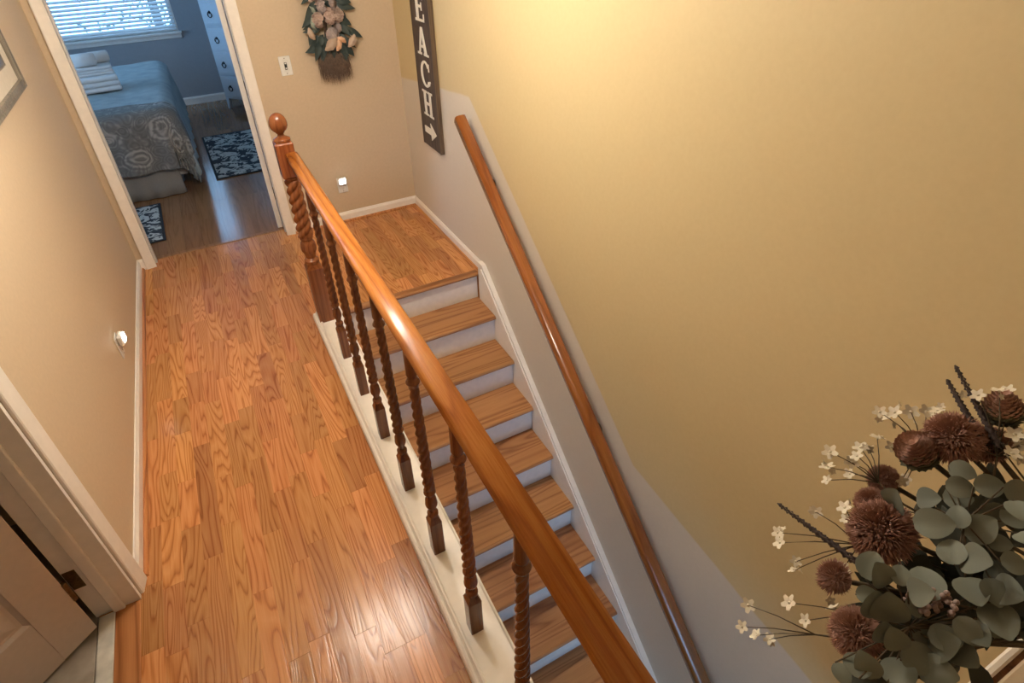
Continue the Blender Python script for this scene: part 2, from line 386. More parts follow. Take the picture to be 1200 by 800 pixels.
# bedroom doorway: inner edges .099 / .968
t4 = empty('trim_4', (0, 0, 0)); struct(t4, 'white casing and jambs of the bedroom doorway')
casing_piece(MB(), (.099, YE, 0), (-1, 0, 0), (0, -1, 0), (0, 0, 1), .060, 2.10).build('casing', 'white', t4)
casing_piece(MB(), (.968, YE, 0), (1, 0, 0), (0, -1, 0), (0, 0, 1), .060, 2.10).build('casing', 'white', t4)
casing_piece(MB(), (.039, YE, 2.04), (0, 0, 1), (0, -1, 0), (1, 0, 0), .060, .989).build('casing', 'white', t4)
MB().box(.080, .094, YE-.001, YE+.131, 0, 2.05).build('jamb', 'white', t4)
MB().box(.974, .988, YE-.001, YE+.131, 0, 2.05).build('jamb', 'white', t4)
MB().box(.094, .974, YE-.001, YE+.131, 2.036, 2.05).build('jamb', 'white', t4)
MB().box(.094, .104, YE+.05, YE+.085, 0, 2.036).build('door_stop', 'white', t4)
MB().box(.964, .974, YE+.05, YE+.085, 0, 2.036).build('door_stop', 'white', t4)

def panel_door(name, w, h, t, mat, loc, rotz, knob_u=None):
    d = empty(name, loc, (0, 0, rotz))
    st = .11; rails = [(0, .22), (.80, .95), (1.56, 1.66), (h-.12, h)]; mid = w/2
    b = MB(); b.cbox(0, st, -t/2, t/2, 0, h, .002); b.cbox(w-st, w, -t/2, t/2, 0, h, .002)
    for z0, z1 in rails: b.box(st, w-st, -t/2, t/2, z0, z1)
    for (a, c) in zip(rails[:-1], rails[1:]): b.box(mid-.05, mid+.05, -t/2, t/2, a[1], c[0])
    b.build('door_frame', mat, d)
    for (a, c) in zip(rails[:-1], rails[1:]):
        for x0, x1 in ((st, mid-.05), (mid+.05, w-st)):
            z0, z1 = a[1], c[0]; p = MB()
            for sgn in (1, -1):
                rings = [(0, t/2), (.012, t/2-.009), (.022, t/2-.010), (.05, t/2-.003)]
                vs = []
                for ins, dep in rings: vs += [(x0+ins, sgn*dep, z0+ins), (x1-ins, sgn*dep, z0+ins), (x1-ins, sgn*dep, z1-ins), (x0+ins, sgn*dep, z1-ins)]
                fs = [(r*4+i, r*4+(i+1) % 4, r*4+4+(i+1) % 4, r*4+4+i) for r in range(3) for i in range(4)]+[(12, 13, 14, 15)]
                if sgn > 0: fs = [tuple(reversed(f)) for f in fs]
                p.add(vs, fs)
            p.build('door_panel', mat, d)
    if knob_u is not None:
        for s_ in (1, -1):
            T = Matrix.Translation((knob_u, s_*t/2, .95)) @ Matrix.Rotation(-s_*pi/2, 4, 'X')
            MB().lathe([(.03, 0), (.03, .006), (.012, .01), (.012, .035), (.026, .045), (.028, .058), (.018, .068), (.002, .07)], 16, T).build('door_knob', 'bronze', d)
    return d
d1 = panel_door('door_1', .86, 2.02, .035, 'white', (.946, YE+.132, .008), radians(85.2))
struct(d1, 'white panel door folded back into the bedroom')
for z in (.27, 1.0, 1.75):
    MB().cbox(-.012, .002, -.027, -.0165, z-.045, z+.045, .002).build('hinge', 'bronze', d1)
    MB().box(.9725, .9742, YE+.09, YE+.128, z-.037, z+.053).build('hinge', 'bronze', t4)
# near doorway in the left wall: opening y -2.07..-1.31
t5 = empty('trim_5', (0, 0, 0)); struct(t5, 'white casing and jambs of the near left doorway')
casing_piece(MB(), (0, -1.310, 0), (0, 1, 0), (1, 0, 0), (0, 0, 1), .062, 2.10).build('casing', 'white', t5)
casing_piece(MB(), (0, -2.070, 0), (0, -1, 0), (1, 0, 0), (0, 0, 1), .062, 2.10).build('casing', 'white', t5)
casing_piece(MB(), (0, -2.132, 2.04), (0, 0, 1), (1, 0, 0), (0, 1, 0), .062, .884).build('casing', 'white', t5)
MB().box(-.135, .001, -1.330, -1.315, 0, 2.05).build('jamb', 'white', t5)
MB().box(-.135, .001, -2.065, -2.050, 0, 2.05).build('jamb', 'white', t5)
MB().box(-.135, .001, -2.050, -1.330, 2.035, 2.05).build('jamb', 'white', t5)
MB().cbox(-.082, -.046, -1.342, -1.330, 0, 2.035, .003).build('door_stop', 'white', t5)
MB().cbox(-.082, -.046, -2.050, -2.038, 0, 2.035, .003).build('door_stop', 'white', t5)
d2 = panel_door('door_2', .72, 2.02, .035, 'doorpaint', (-.137, -1.362, .012), radians(218.3), .66)
struct(d2, 'cream panel door standing ajar at lower left')
for z in (.21, 1.0, 1.78):
    MB().cbox(-.012, .002, .004, .022, z-.045, z+.045, .002).build('hinge', 'bronze', d2)
    MB().box(-.132, -.098, -1.3325, -1.3302, z-.035, z+.055).build('hinge', 'bronze', t5)

# ------------------------------------------------------------------ bedroom window
win = empty('window_1', (0, 0, 0)); struct(win, 'bedroom window with white casing and sill behind blinds')
b = MB()
for x0, x1, z0, z1 in ((WX0-.0, WX0+.05, WZ0, WZ1), (WX1-.05, WX1, WZ0, WZ1), (WX0+.05, WX1-.05, WZ0, WZ0+.05), (WX0+.05, WX1-.05, WZ1-.05, WZ1), (WX0+.05, WX1-.05, 1.41, 1.45)): b.box(x0, x1, YB+.08, YB+.12, z0, z1)
b.build('window_frame', 'white', win)
def glass_mat():
    mt, nt, bs = newmat('window_glass')
    tr = nd(nt, 'ShaderNodeBsdfTransparent'); gl = nd(nt, 'ShaderNodeBsdfGlossy'); gl.inputs['Roughness'].default_value = .02
    fr = nd(nt, 'ShaderNodeFresnel', i_IOR=1.45); mx_ = nd(nt, 'ShaderNodeMixShader')
    nt.links.new(fr.outputs[0], mx_.inputs[0]); nt.links.new(tr.outputs[0], mx_.inputs[1]); nt.links.new(gl.outputs[0], mx_.inputs[2])
    nt.links.new(mx_.outputs[0], nt.nodes['Material Output'].inputs[0]); return mt
M['glass'] = glass_mat()
for z0, z1 in ((WZ0+.05, 1.41), (1.45, WZ1-.05)): MB().box(WX0+.05, WX1-.05, YB+.098, YB+.102, z0, z1).build('pane', 'glass', win)
MB().cbox(WX0-.03, WX1+.03, YB-.05, YB+.08, WZ0-.018, WZ0+.006, .004).build('window_sill', 'white', win)
MB().cbox(WX0-.015, WX1+.015, YB-.016, YB, WZ0-.065, WZ0-.018, .003).build('apron', 'white', win)
blind = empty('window_blind', (.05, YB+.035, 0)); tag(blind, 'white horizontal slat blind in the bedroom window', 'blind')
mtb, ntb, bsb = newmat('blind_slat'); bsb.inputs['Roughness'].default_value = .45
nb_ = nd(ntb, 'ShaderNodeTexNoise', i_Scale=8.0); ntb.links.new(ramp(ntb, nb_.outputs[0], [(.3, (.76, .77, .78)), (.7, (.8, .8, .8))]), bsb.inputs['Base Color'])
bsb.inputs['Subsurface Weight'].default_value = 0
M['slat'] = mtb
sw = WX1-WX0-.03
sm_ = MB().prism([(-.024, -.0075), (-.012, -.0025), (0, 0), (.012, -.0005), (.024, -.003), (.024, -.0005), (.012, .002), (0, .0025), (-.012, 0), (-.024, -.005)], -sw/2, sw/2, lambda u, v, w: (w, u, v)).mesh('slat', 'slat')
z = WZ0+.065; k = 0
while z < WZ1-.06:
    link('slat', sm_, blind, (0, 0, z), (radians(24), 0, 0)); z += .0415
MB().cbox(-sw/2, sw/2, -.022, .022, WZ0+.018, WZ0+.036, .004).build('bottom_rail', 'slat', blind)
MB().cbox(-sw/2, sw/2, -.03, .03, WZ1-.055, WZ1-.002, .004).build('head_rail', 'slat', blind)
for x in (-sw*.36, 0, sw*.40): MB().box(x-.001, x+.001, -.026, -.0245, WZ0+.03, WZ1-.05).build('ladder_cord', 'slat', blind)

# side window, unseen on the left, added to light the bedroom with daylight
w3 = empty('added_side_window', (0, 0, 0)); struct(w3, 'unseen side window added to bring daylight into the bedroom')
b = MB(); b.box(-1.72, -1.68, 1.9, 1.95, .4, 2.2); b.box(-1.72, -1.68, 4.85, 4.9, .4, 2.2); b.box(-1.72, -1.68, 1.95, 4.85, .4, .45); b.box(-1.72, -1.68, 1.95, 4.85, 2.15, 2.2); b.box(-1.72, -1.68, 3.38, 3.42, .45, 2.15)
b.build('window_frame', 'white', w3)
for y0, y1 in ((1.95, 3.38), (3.42, 4.85)): MB().box(-1.702, -1.698, y0, y1, .45, 2.15).build('pane', 'glass', w3)
# unseen lower window, added so daylight comes up the stairwell
w2 = empty('added_lower_window', (0, 0, 0)); struct(w2, 'unseen window added in the lower hall to send daylight upstairs')
b = MB(); b.box(-1.05, -1.0, -7.25, -7.2, -2.65, -.35); b.box(1.8, 1.85, -7.25, -7.2, -2.65, -.35); b.box(-1.0, 1.8, -7.25, -7.2, -2.65, -2.6); b.box(-1.0, 1.8, -7.25, -7.2, -.4, -.35)
b.build('window_frame', 'white', w2); MB().box(-1.0, 1.8, -7.23, -7.226, -2.6, -.4).build('pane', 'glass', w2)

# ------------------------------------------------------------------ ceiling lamp (above the frame; its bulbs mirror in the floor)
lamp = empty('ceiling_lamp', (.90, -.74, CEIL)); tag(lamp, 'two-bulb bronze ceiling lamp above the hallway', 'lamp')
M['bulb'] = emis('bulb_glow', LAMP_COLOR, LAMP_STRENGTH)
MB().lathe([(.07, 0), (.07, -.012), (.05, -.025), (.012, -.03), (.012, -.26), (.02, -.27), (.018, -.30), (.002, -.31)], 24).build('canopy', 'bronze', lamp)
MB().tube([(-.17, 0, -.28), (-.08, 0, -.27), (0, 0, -.28), (.08, 0, -.27), (.17, 0, -.28)], .008, 10).build('arm', 'bronze', lamp)
for sx in (-.17, .17):
    MB().lathe([(.022, -.275), (.026, -.3), (.026, -.335), (.018, -.35)], 16, None, None, True, (sx, 0)).build('socket', 'bronze', lamp)
    MB().lathe([(.045*sin(pi*i/12)+.0005, -.395+.045*cos(pi*i/12)) for i in range(13)], 20, None, None, True, (sx, 0)).build('bulb', 'bulb', lamp)

# ------------------------------------------------------------------ balustrade
XR = .978
bal = empty('balustrade', (0, 0, 0)); tag(bal, 'oak balustrade with rope-twist balusters along the open stairwell', 'balustrade')
MB().cbox(XC+.030, 1.058, -2.81, .025, -.005, .036, .003).build('curb', 'white', bal)
MB().prism([(0, 0), (.034, 0), (.034, .043), (.030, .047), (.024, .047), (.020, .040), (.016, .034), (.010, .036), (.004, .032), (0, .022)], -2.81, .032, lambda u, v, w: (XC+u, w, v)).build('curb_moulding', 'white', bal)
MB().prism([(0, .034), (.010, .034), (.010, .041), (.004, .044), (0, .040)], -2.81, .025, lambda u, v, w: (1.050+u, w, v)).build('curb_moulding', 'white', bal)
# rail
def rail_poly(w, h):
    hw = w/2
    return [(-hw*.55, 0), (hw*.55, 0), (hw*.6, h*.22), (hw*.92, h*.36), (hw, h*.56), (hw*.97, h*.78), (hw*.84, h*.93), (hw*.5, h), (-hw*.5, h), (-hw*.84, h*.93), (-hw*.97, h*.78), (-hw, h*.56), (-hw*.92, h*.36), (-hw*.6, h*.22)]
b = MB().prism(rail_poly(.062, .052), -2.81, -.085, lambda u, v, w: (XR+.008+u, w, .960+v)); b.sm = [False, False]+[True]*(len(b.sm)-2)
b.build('handrail', 'rail', bal)
def square_block(b, hw, z0, z1, c):      # square block with lamb-tongue top
    b.cbox(-hw, hw, -hw, hw, z0, z1, c); return b
def rope(starts, amp, pitch):
    def f(r, z, t):
        if r < 0: return -r
        return r*(1-amp+amp*abs(cos(starts*(t-2*pi*z/pitch)/2))*1.15)
    return f
def smooth_profile(pts, n=4):
    out = []
    for (r0, z0), (r1, z1) in zip(pts[:-1], pts[1:]):
        for i in range(n):
            f = i/n; g = (1-cos(pi*f))/2; out.append((r0+(r1-r0)*g, z0+(z1-z0)*f))
    return out+[pts[-1]]
def turned(profile_lo, rope_z, rope_r, profile_hi, starts, amp, pitch, n=28, rings=70):
    pr = [(-r, z) for r, z in smooth_profile(profile_lo)]
    z0, z1 = rope_z; r0, r1 = rope_r
    for i in range(rings+1):
        f = i/rings; e = min(1, f*12, (1-f)*12)
        pr.append((r0+(r1-r0)*f, z0+(z1-z0)*f))
    pr += [(-r, z) for r, z in smooth_profile(profile_hi)]
    return pr, rope(starts, amp, pitch), n
pr, rf, n = turned([(.013, .195), (.019, .205), (.019, .215), (.011, .225), (.013, .232), (.021, .262), (.019, .285), (.013, .305), (.0165, .312), (.0205, .322), (.0165, .332), (.014, .338)], (.342, .785), (.0195, .0145),
                   [(.013, .788), (.0155, .796), (.0205, .808), (.0155, .820), (.0135, .826), (.0165, .838), (.0155, .88), (.0145, .94)], 3, .30, .115)
shaft = MB().lathe(pr, n, None, rf).mesh('baluster', 'turned')
blk = MB(); square_block(blk, .0215, -.006, .172, .0025)
vs = [(-.0215, -.0215, .170), (.0215, -.0215, .170), (.0215, .0215, .170), (-.0215, .0215, .170), (-.012, -.012, .200), (.012, -.012, .2), (.012, .012, .2), (-.012, .012, .2)]
blk.add(vs, [(0, 1, 5, 4), (1, 2, 6, 5), (2, 3, 7, 6), (3, 0, 4, 7), (4, 5, 6, 7)])
blkm = blk.mesh('base_block', 'turned')
for i, y in enumerate((-.437, -.744, -1.051, -1.358, -1.665, -1.972, -2.279, -2.586)):
    s_ = link('baluster', shaft, bal, (XR, y, .036), (0, 0, .9*i)); 
    q = link('base_block', blkm, s_, (0, 0, 0), (0, 0, -.9*i))
# newel
nw = MB(); HN = .041
nw.cbox(-HN, HN, -HN, HN, -.03, .345, .003)
vs = [(-HN, -HN, .343), (HN, -HN, .343), (HN, HN, .343), (-HN, HN, .343)]+[(x*.7, y*.7, .37) for x, y in ((-HN, -HN), (HN, -HN), (HN, HN), (-HN, HN))]
nw.add(vs, [(0, 1, 5, 4), (1, 2, 6, 5), (2, 3, 7, 6), (3, 0, 4, 7), (4, 5, 6, 7)])
newel = nw.build('newel_post', 'newel', bal, (XR-.014, -.048, .036))
pr, rf, n = turned([(.028, .36), (.037, .372), (.038, .385), (.030, .394), (.024, .40), (.027, .41), (.040, .455), (.038, .48), (.028, .505), (.034, .515), (.03, .525)], (.528, .83), (.039, .036), [(.028, .832), (.034, .842), (.028, .855)], 3, .30, .15, 36, 90)
MB().lathe(pr, n, None, rf).build('twist_shaft', 'newel', newel)
MB().cbox(-HN, HN, -HN, HN, .85, 1.02, .006).build('top_block', 'newel', newel)
MB().lathe(smooth_profile([(.036, 1.018), (.039, 1.026), (.038, 1.034), (.028, 1.040), (.016, 1.046), (.014, 1.056), (.020, 1.062)], 3)+[(.040*sin(a)+.001, 1.100-.040*cos(a)*(1 if a < pi/2 else 1.28)) for a in [.55+(pi-.58)*i/14 for i in range(15)]], 28).build('finial', 'newel', newel)

# end post beside the low wall
n2 = newel.copy(); COL.objects.link(n2); n2.location = (XR, -2.86, .036)
for c_ in list(newel.children):
    q = c_.copy(); COL.objects.link(q); q.parent = n2

# wall handrail
hr = empty('wall_handrail', (0, 0, 0)); tag(hr, 'sloping oak handrail fixed to the right stairwell wall', 'handrail')
ang = math.atan(SL); dr = Vector((0, -cos(ang), -sin(ang))); nr = Vector((0, -sin(ang), cos(ang)))
p0 = Vector((XW-.068, .03, 1.0))
b = MB().prism([(-.026, -.058), (.026, -.058), (.030, -.035), (.031, -.014), (.026, -.003), (.012, .001), (-.012, .001), (-.026, -.003), (-.031, -.014), (-.030, -.035)], 0, 4.0, lambda u, v, w: (u, -w, v))
b.sm = [False, False]+[True]*(len(b.sm)-2); b.build('rail', 'rail2', hr, p0, (ang, 0, 0))
for w in (.35, 1.75, 3.1):
    c = p0+dr*w-nr*.056
    b = MB(); b.tube([c+Vector((.066, 0, -.06)), c+Vector((.03, 0, -.06)), c+Vector((.005, 0, -.045)), c+Vector((0, 0, .0))], .006, 8)
    T = Matrix.Translation(c+Vector((.067, 0, -.06))) @ Matrix.Rotation(-pi/2, 4, 'Y'); b.lathe([(.03, 0), (.028, .005), (.012, .008)], 16, T)
    b.build('bracket', 'bronze', hr)

# ------------------------------------------------------------------ BEACH sign
M['signwood'] = wood('sign_wood', (.022, .013, .009), (.060, .038, .026), (.11, .075, .052), axis='Z', rough=.6, rnd=.1, figure=14, bmp=.4, line=.4)
M['signedge'] = wood('sign_edge_wood', (.05, .03, .02), (.11, .07, .045), (.16, .11, .07), axis='Z', rough=.6, rnd=.1, figure=14, bmp=.3, line=.4)
M['letter'] = plain('cream_letter_paint', (.80, .75, .64), .5, .05, 90, .1)
SY = .623; SWH = .143
sign = empty('wall_sign', (XW, SY, .63)); tag(sign, 'tall dark wooden BEACH sign with cream letters and arrow on right wall', 'sign')
def sg(u, v, w): return (-w, -u, v)      # u right when facing the wall, v up, w out of the wall
MB().prism([(-SWH, 0), (SWH, 0), (SWH, 1.16), (-SWH, 1.16)], .002, .028, sg).build('board', 'signwood', sign)
for s0, s1 in ((-SWH-.004, -SWH), (SWH, SWH+.004)): MB().prism([(s0, -.002), (s1, -.002), (s1, 1.162), (s0, 1.162)], .002, .030, sg).build('edge_band', 'signedge', sign)
def R_(x0, x1, y0, y1): return [(x0, y0), (x1, y0), (x1, y1), (x0, y1)]
def arcseg(cx, cy, ro, ri, a0, a1, n=14, sx=1):
    out = []
    for i in range(n):
        a, c = a0+(a1-a0)*i/n, a0+(a1-a0)*(i+1)/n
        th = lambda q: ri[0]+(ri[1]-ri[0])*abs(cos(q))
        out.append([(cx+sx*ro*cos(a), cy+ro*sin(a)), (cx+sx*ro*cos(c), cy+ro*sin(c)), (cx+sx*(ro-th(c))*cos(c), cy+(ro-th(c)*.75)*sin(c)), (cx+sx*(ro-th(a))*cos(a), cy+(ro-th(a)*.75)*sin(a))])
    return out
LET = {
 'H': [R_(-.34, -.14, 0, 1), R_(.14, .34, 0, 1), R_(-.2, .2, .45, .56), R_(-.46, -.04, 0, .08), R_(.04, .46, 0, .08), R_(-.46, -.04, .92, 1), R_(.04, .46, .92, 1)],
 'A': [[(-.38, 0), (-.24, 0), (.06, 1), (-.08, 1)], [(.14, 0), (.38, 0), (.1, 1), (-.08, 1)], R_(-.24, .24, .27, .36), R_(-.5, -.12, 0, .08), R_(.06, .5, 0, .08)],
 'E': [R_(-.30, -.08, 0, 1), R_(-.42, .38, 0, .09), R_(-.42, .36, .91, 1), R_(-.1, .22, .47, .56), R_(.30, .38, 0, .27), R_(.28, .36, .74, 1), R_(.16, .23, .38, .65)],
 'B': [R_(-.30, -.08, 0, 1), R_(-.42, .1, 0, .09), R_(-.42, .08, .91, 1), R_(-.1, .1, .48, .56)]+arcseg(.08, .275, .275, (.1, .2), -pi/2, pi/2)+arcseg(.06, .755, .245, (.1, .19), -pi/2, pi/2),
 'C': arcseg(.04, .5, .5, (.11, .22), .72, 2*pi-.72, 24, .88)+[R_(.33, .41, .64, .92), [(.36, .10), (.46, .26), (.40, .30), (.28, .12)]],
}
LH = .155
for ch, zc in (('H', .206), ('C', .386), ('A', .570), ('E', .755), ('B', .940)):
    b = MB()
    for k_, poly in enumerate(LET[ch]): b.prism([(u*LH*1.12, v*LH) for u, v in poly], .0275, .0305+.00003*k_, sg)
    o = b.build('letter', 'letter', sign, (0, 0, zc))
b = MB(); b.prism([(-.095, -.021), (.02, -.021), (.02, .021), (-.095, .021)], .0275, .0305, sg); b.prism([(.01, -.056), (.10, 0), (.01, .056)], .0275, .0306, sg)
b.build('arrow', 'letter', sign, (0, 0, .108))

# ------------------------------------------------------------------ wall plates, night lights, picture
def outlet(name, loc, rz, label, kind):
    o = empty(name, loc, (0, 0, rz)); tag(o, label, 'switch' if kind == 'switch' else 'outlet')
    MB().cbox(-.036, .036, -.006, 0, -.058, .058, .003).build('cover_plate', 'plate', o)
    if kind == 'switch':
        MB().cbox(-.017, .017, -.0085, -.005, -.034, .034, .002).build('switch_insert', 'plate', o)
        MB().cbox(-.008, .008, -.012, -.007, -.022, .022, .003).build('dimmer_slider', 'dark', o)
        for z in (-.013, .016): MB().cbox(-.005, .005, -.0135, -.0115, z-.004, z+.004, .001).build('button', 'plate', o)
    else:
        for z in (-.02, .02):
            MB().cbox(-.017, .017, -.008, -.005, z-.014, z+.014, .003).build('socket_face', 'plate', o)
            b = MB()
            for x in (-.006, .006): b.box(x-.001, x+.001, -.0086, -.0078, z-.002, z+.006)
            b.box(-.002, .002, -.0086, -.0078, z-.009, z-.005); b.build('socket_slots', 'dark', o)
    for z in (-.045, .045): MB().lathe([(.003, 0), (.003, .001)], 8, Matrix.Translation((0, -.0058, z)) @ Matrix.Rotation(pi/2, 4, 'X')).build('screw', 'bronze', o)
    return o
outlet('light_switch', (1.225, YE, 1.135), 0, 'white dimmer switch plate between the doorway and the wreath', 'switch')
M['nl'] = emis('night_light_glow', (.95, 1.0, .97), 6.0)
def nightlight(loc, rz, label):
    o = empty('night_light', loc, (0, 0, rz)); tag(o, label, 'night light')
    MB().cbox(-.030, .030, -.034, -.009, -.012, .045, .008).build('housing', 'plate', o)
    MB().cbox(-.023, .023, -.041, -.032, .002, .040, .006).build('diffuser', 'nl', o)
outlet('wall_outlet', (1.432, YE, .285), 0, 'white wall outlet low on the end wall behind a night light', 'outlet'); nightlight((1.432, YE, .303), 0, 'glowing night light on the end wall below the wreath')
outlet('wall_outlet', (0, -.125, .272), pi/2, 'white wall outlet low on the left wall behind a night light', 'outlet'); nightlight((0, -.125, .290), pi/2, 'glowing night light on the left hallway wall')

M['frame'] = wood('grey_frame_wood', (.10, .085, .065), (.19, .16, .125), (.27, .23, .18), axis='Z', rough=.45, rnd=.1, line=.4)
M['mat'] = plain('cream_mat_board', (.56, .50, .42), .8, .04, 60, .02)
def art_mat():
    mt, nt, bs = newmat('muted_shore_print'); tc = nd(nt, 'ShaderNodeTexCoord')
    mp = nd(nt, 'ShaderNodeVectorMath', operation='MULTIPLY', i_0=tc.outputs['Object'], i_1=(1, 3, 9))
    n1 = nd(nt, 'ShaderNodeTexNoise', i_Vector=mp.outputs[0], i_Scale=1.6, i_Detail=5.0)
    nt.links.new(ramp(nt, n1.outputs[0], [(.3, (.05, .06, .08)), (.48, (.14, .13, .13)), (.6, (.27, .22, .17)), (.75, (.36, .33, .3))]), bs.inputs['Base Color'])
    bs.inputs['Roughness'].default_value = .3; return mt
M['art'] = art_mat()
pic = empty('framed_picture', (0, .0, 1.35)); tag(pic, 'grey framed picture with cream mat on the left hallway wall', 'picture')
PY0, PY1, PZ0, PZ1 = -.42, .395, 0, .62
def ring(b, o0, o1, x0, x1):
    y0, y1, z0, z1 = PY0+o0, PY1-o0, PZ0+o0, PZ1-o0; w = o1-o0
    b.box(x0, x1, y0, y1, z0, z0+w); b.box(x0, x1, y0, y1, z1-w, z1); b.box(x0, x1, y0, y0+w, z0+w, z1-w); b.box(x0, x1, y1-w, y1, z0+w, z1-w); return b
b = MB(); ring(b, 0, .012, .001, .026); ring(b, .012, .026, .001, .021); ring(b, .026, .034, .001, .024); b.build('frame', 'frame', pic)
ring(MB(), .034, .105, .002, .010).build('mat_board', 'mat', pic)
ring(MB(), .105, .111, .002, .008).build('inner_bevel', 'frame', pic)
MB().box(.002, .006, PY0+.111, PY1-.111, PZ0+.111, PZ1-.111).build('print', 'art', pic)

# ------------------------------------------------------------------ leaves and flowers
def leaf_mesh(name, L, Wd, mat, cup=.25, bend=.2, point=1.0, nu=4, nv=6, t=.0006):
    """leaf along +x, normal +z"""
    def half(f): return Wd/2*(sin(pi*min(1, f**.8))**(.6 if point < .5 else .85))*(1 if point < .5 else (1-.25*f))
    b = MB()
    for side in (1, -1):
        def fn(u, v):
            f = .02+.97*v; w = half(f)*(u*2-1); return (L*f, w, cup*abs(w)+bend*L*(f*(1-f))*1.2-bend*L*.4*f*f-(t if side < 0 else 0))
        g = MB().grid(nu, nv, fn); fs = g.f if side > 0 else [tuple(reversed(f)) for f in g.f]
        b.add(g.v, fs, True)
    return b.mesh(name, mat)
def orient(d, up, roll=0):
    d = Vector(d).normalized(); z = Vector(up); z = (z-d*z.dot(d)).normalized(); y = z.cross(d)
    return (Matrix((d, y, z)).transposed().to_4x4() @ Matrix.Rotation(roll, 4, 'X')).to_euler()

def leafmat(name, c1, c2, rough=.6):
    mt, nt, bs = newmat(name); oi = nd(nt, 'ShaderNodeObjectInfo'); tc = nd(nt, 'ShaderNodeTexCoord')
    n = nd(nt, 'ShaderNodeTexNoise', i_Vector=tc.outputs['Object'], i_Scale=60.0, i_Detail=3.0)
    ge = nd(nt, 'ShaderNodeNewGeometry')
    f = mth(nt, 'ADD', mth(nt, 'ADD', mth(nt, 'MULTIPLY', oi.outputs['Random'], .45), mth(nt, 'MULTIPLY', ge.outputs['Random Per Island'], .35)), mth(nt, 'MULTIPLY', n.outputs[0], .25))
    nt.links.new(ramp(nt, f, [(.1, c1), (.95, c2)]), bs.inputs['Base Color']); bs.inputs['Roughness'].default_value = rough
    return mt
M['swagleaf'] = leafmat('swag_leaf', (.018, .032, .031), (.055, .075, .068))
M['swagpink'] = leafmat('swag_bloom', (.34, .22, .185), (.58, .45, .38), .8)
M['swagmauve'] = leafmat('swag_hydrangea', (.30, .235, .225), (.48, .40, .38), .8)
M['shell'] = leafmat('shell', (.38, .27, .20), (.52, .40, .31), .35)
M['shell2'] = leafmat('shell_lip', (.60, .33, .19), (.68, .42, .27), .3)
M['bristle'] = plain('grass_bristle', (.13, .085, .06), .8, .3, 60, 0)
M['ribbon'] = plain('sage_ribbon', (.30, .34, .28), .7, .3, 200, .05)

# swag of leaves, blooms and shells on the end wall
SW = (1.525, YE, 1.30)
swag = empty('wall_swag', SW); tag(swag, 'hanging swag of dark leaves, mauve flowers and seashells on end wall', 'wreath')
rg = random.Random(3)
lm = [leaf_mesh('leaf', .14, .055, 'swagleaf', .2, .25), leaf_mesh('leaf', .11, .06, 'swagleaf', .3, .35), leaf_mesh('leaf', .10, .035, 'swagleaf', .2, .1)]
def place_leaf(me, parent, p, d, up, roll=0, sc=1, nm='leaf'):
    o = link(nm, me, parent, p, orient(d, up, roll)); o.scale = (sc,)*3; return o
for i in range(120):
    zz = -.09+rg.random()*.80; side = rg.choice((-1, 1)); spread = .09 if zz < .6 else .05
    p = (side*rg.random()*spread*.8, -.02-.035*rg.random(), zz)
    d = (side*(.2+rg.random()*.7), -.35+rg.random()*.3, -1+rg.random()*.9)
    place_leaf(rg.choice(lm), swag, p, d, (0, -1, .2), rg.uniform(-.5, .5), rg.uniform(.7, 1.0))
for p, d in (((-.08, -.05, .12), (-.55, -.1, -.8)), ((-.09, -.05, .05), (-.4, -.1, -.9)), ((-.08, -.06, -.0), (-.2, -.1, -1)), ((.07, -.06, .16), (.9, -.1, -.3)), ((.10, -.05, .02), (.8, -.1, -.5)), ((.07, -.06, -.03), (.7, -.2, -.6)), ((-.05, -.06, -.03), (-.2, -.2, -1)), ((-.12, -.04, .27), (-.9, -.1, .2)), ((.05, -.06, -.05), (.25, -.2, -1)), ((.0, -.06, -.04), (0, -.2, -1)), ((.06, -.05, .28), (.9, -.1, .0))):
    place_leaf(lm[0], swag, p, d, (0, -1, .1), rg.uniform(-.3, .3), rg.uniform(.75, .95))
for i in range(30):
    zz = -.02+.72*(i//2)/14; side = (-1, 1)[i % 2]
    place_leaf(lm[i % 2], swag, (side*rg.uniform(.05, .08), -.05-.02*rg.random(), zz), (side*rg.uniform(.6, 1), -.15, rg.uniform(-.9, .15)), (0, -1, .15), rg.uniform(-.35, .35), rg.uniform(.75, 1.0))
for i in range(9):
    place_leaf(lm[i % 3], swag, (-.08+.02*i, -.075, -.015+rg.uniform(-.02, .02)), ((-.08+.02*i)*5, -.25, -1), (0, -1, .1), rg.uniform(-.4, .4), rg.uniform(.7, .95))
def ruffle(name, r, n, mat, rg, petal=.5, flat=.75):
    b = MB()
    for i in range(n):
        th = 2.39996*i; c = 1-(i+.5)/n*1.0; a = math.acos(max(-1, min(1, c)))
        d = Vector((sin(a)*cos(th), sin(a)*sin(th), cos(a)*flat)); up = d.normalized(); t1 = up.orthogonal().normalized(); t2 = up.cross(t1)
        k = rg.random()*6; pr_ = r*petal*rg.uniform(.7, 1.1); base = d*r*.82; m0 = len(b.v)
        vs = [base]+[base+up*pr_*.28*rg.uniform(.4, 1.2)+(t1*cos(k+2*pi*j/6)+t2*sin(k+2*pi*j/6))*pr_*rg.uniform(.75, 1.1) for j in range(6)]
        b.add(vs, [(0, 1+j, 1+(j+1) % 6) for j in range(6)], False)
    # core
    b.lathe([(r*.8*sin(pi/2*i/5)+.0005, r*flat*.8*cos(pi/2*i/5)) for i in range(6)][::-1], 10)
    return b.mesh(name, mat)
bl_rose = ruffle('rose', .045, 34, 'swagpink', rg, .62); bl_hyd = ruffle('hydrangea', .052, 110, 'swagmauve', rg, .24)
toward = Matrix.Rotation(pi/2, 4, 'X').to_euler()
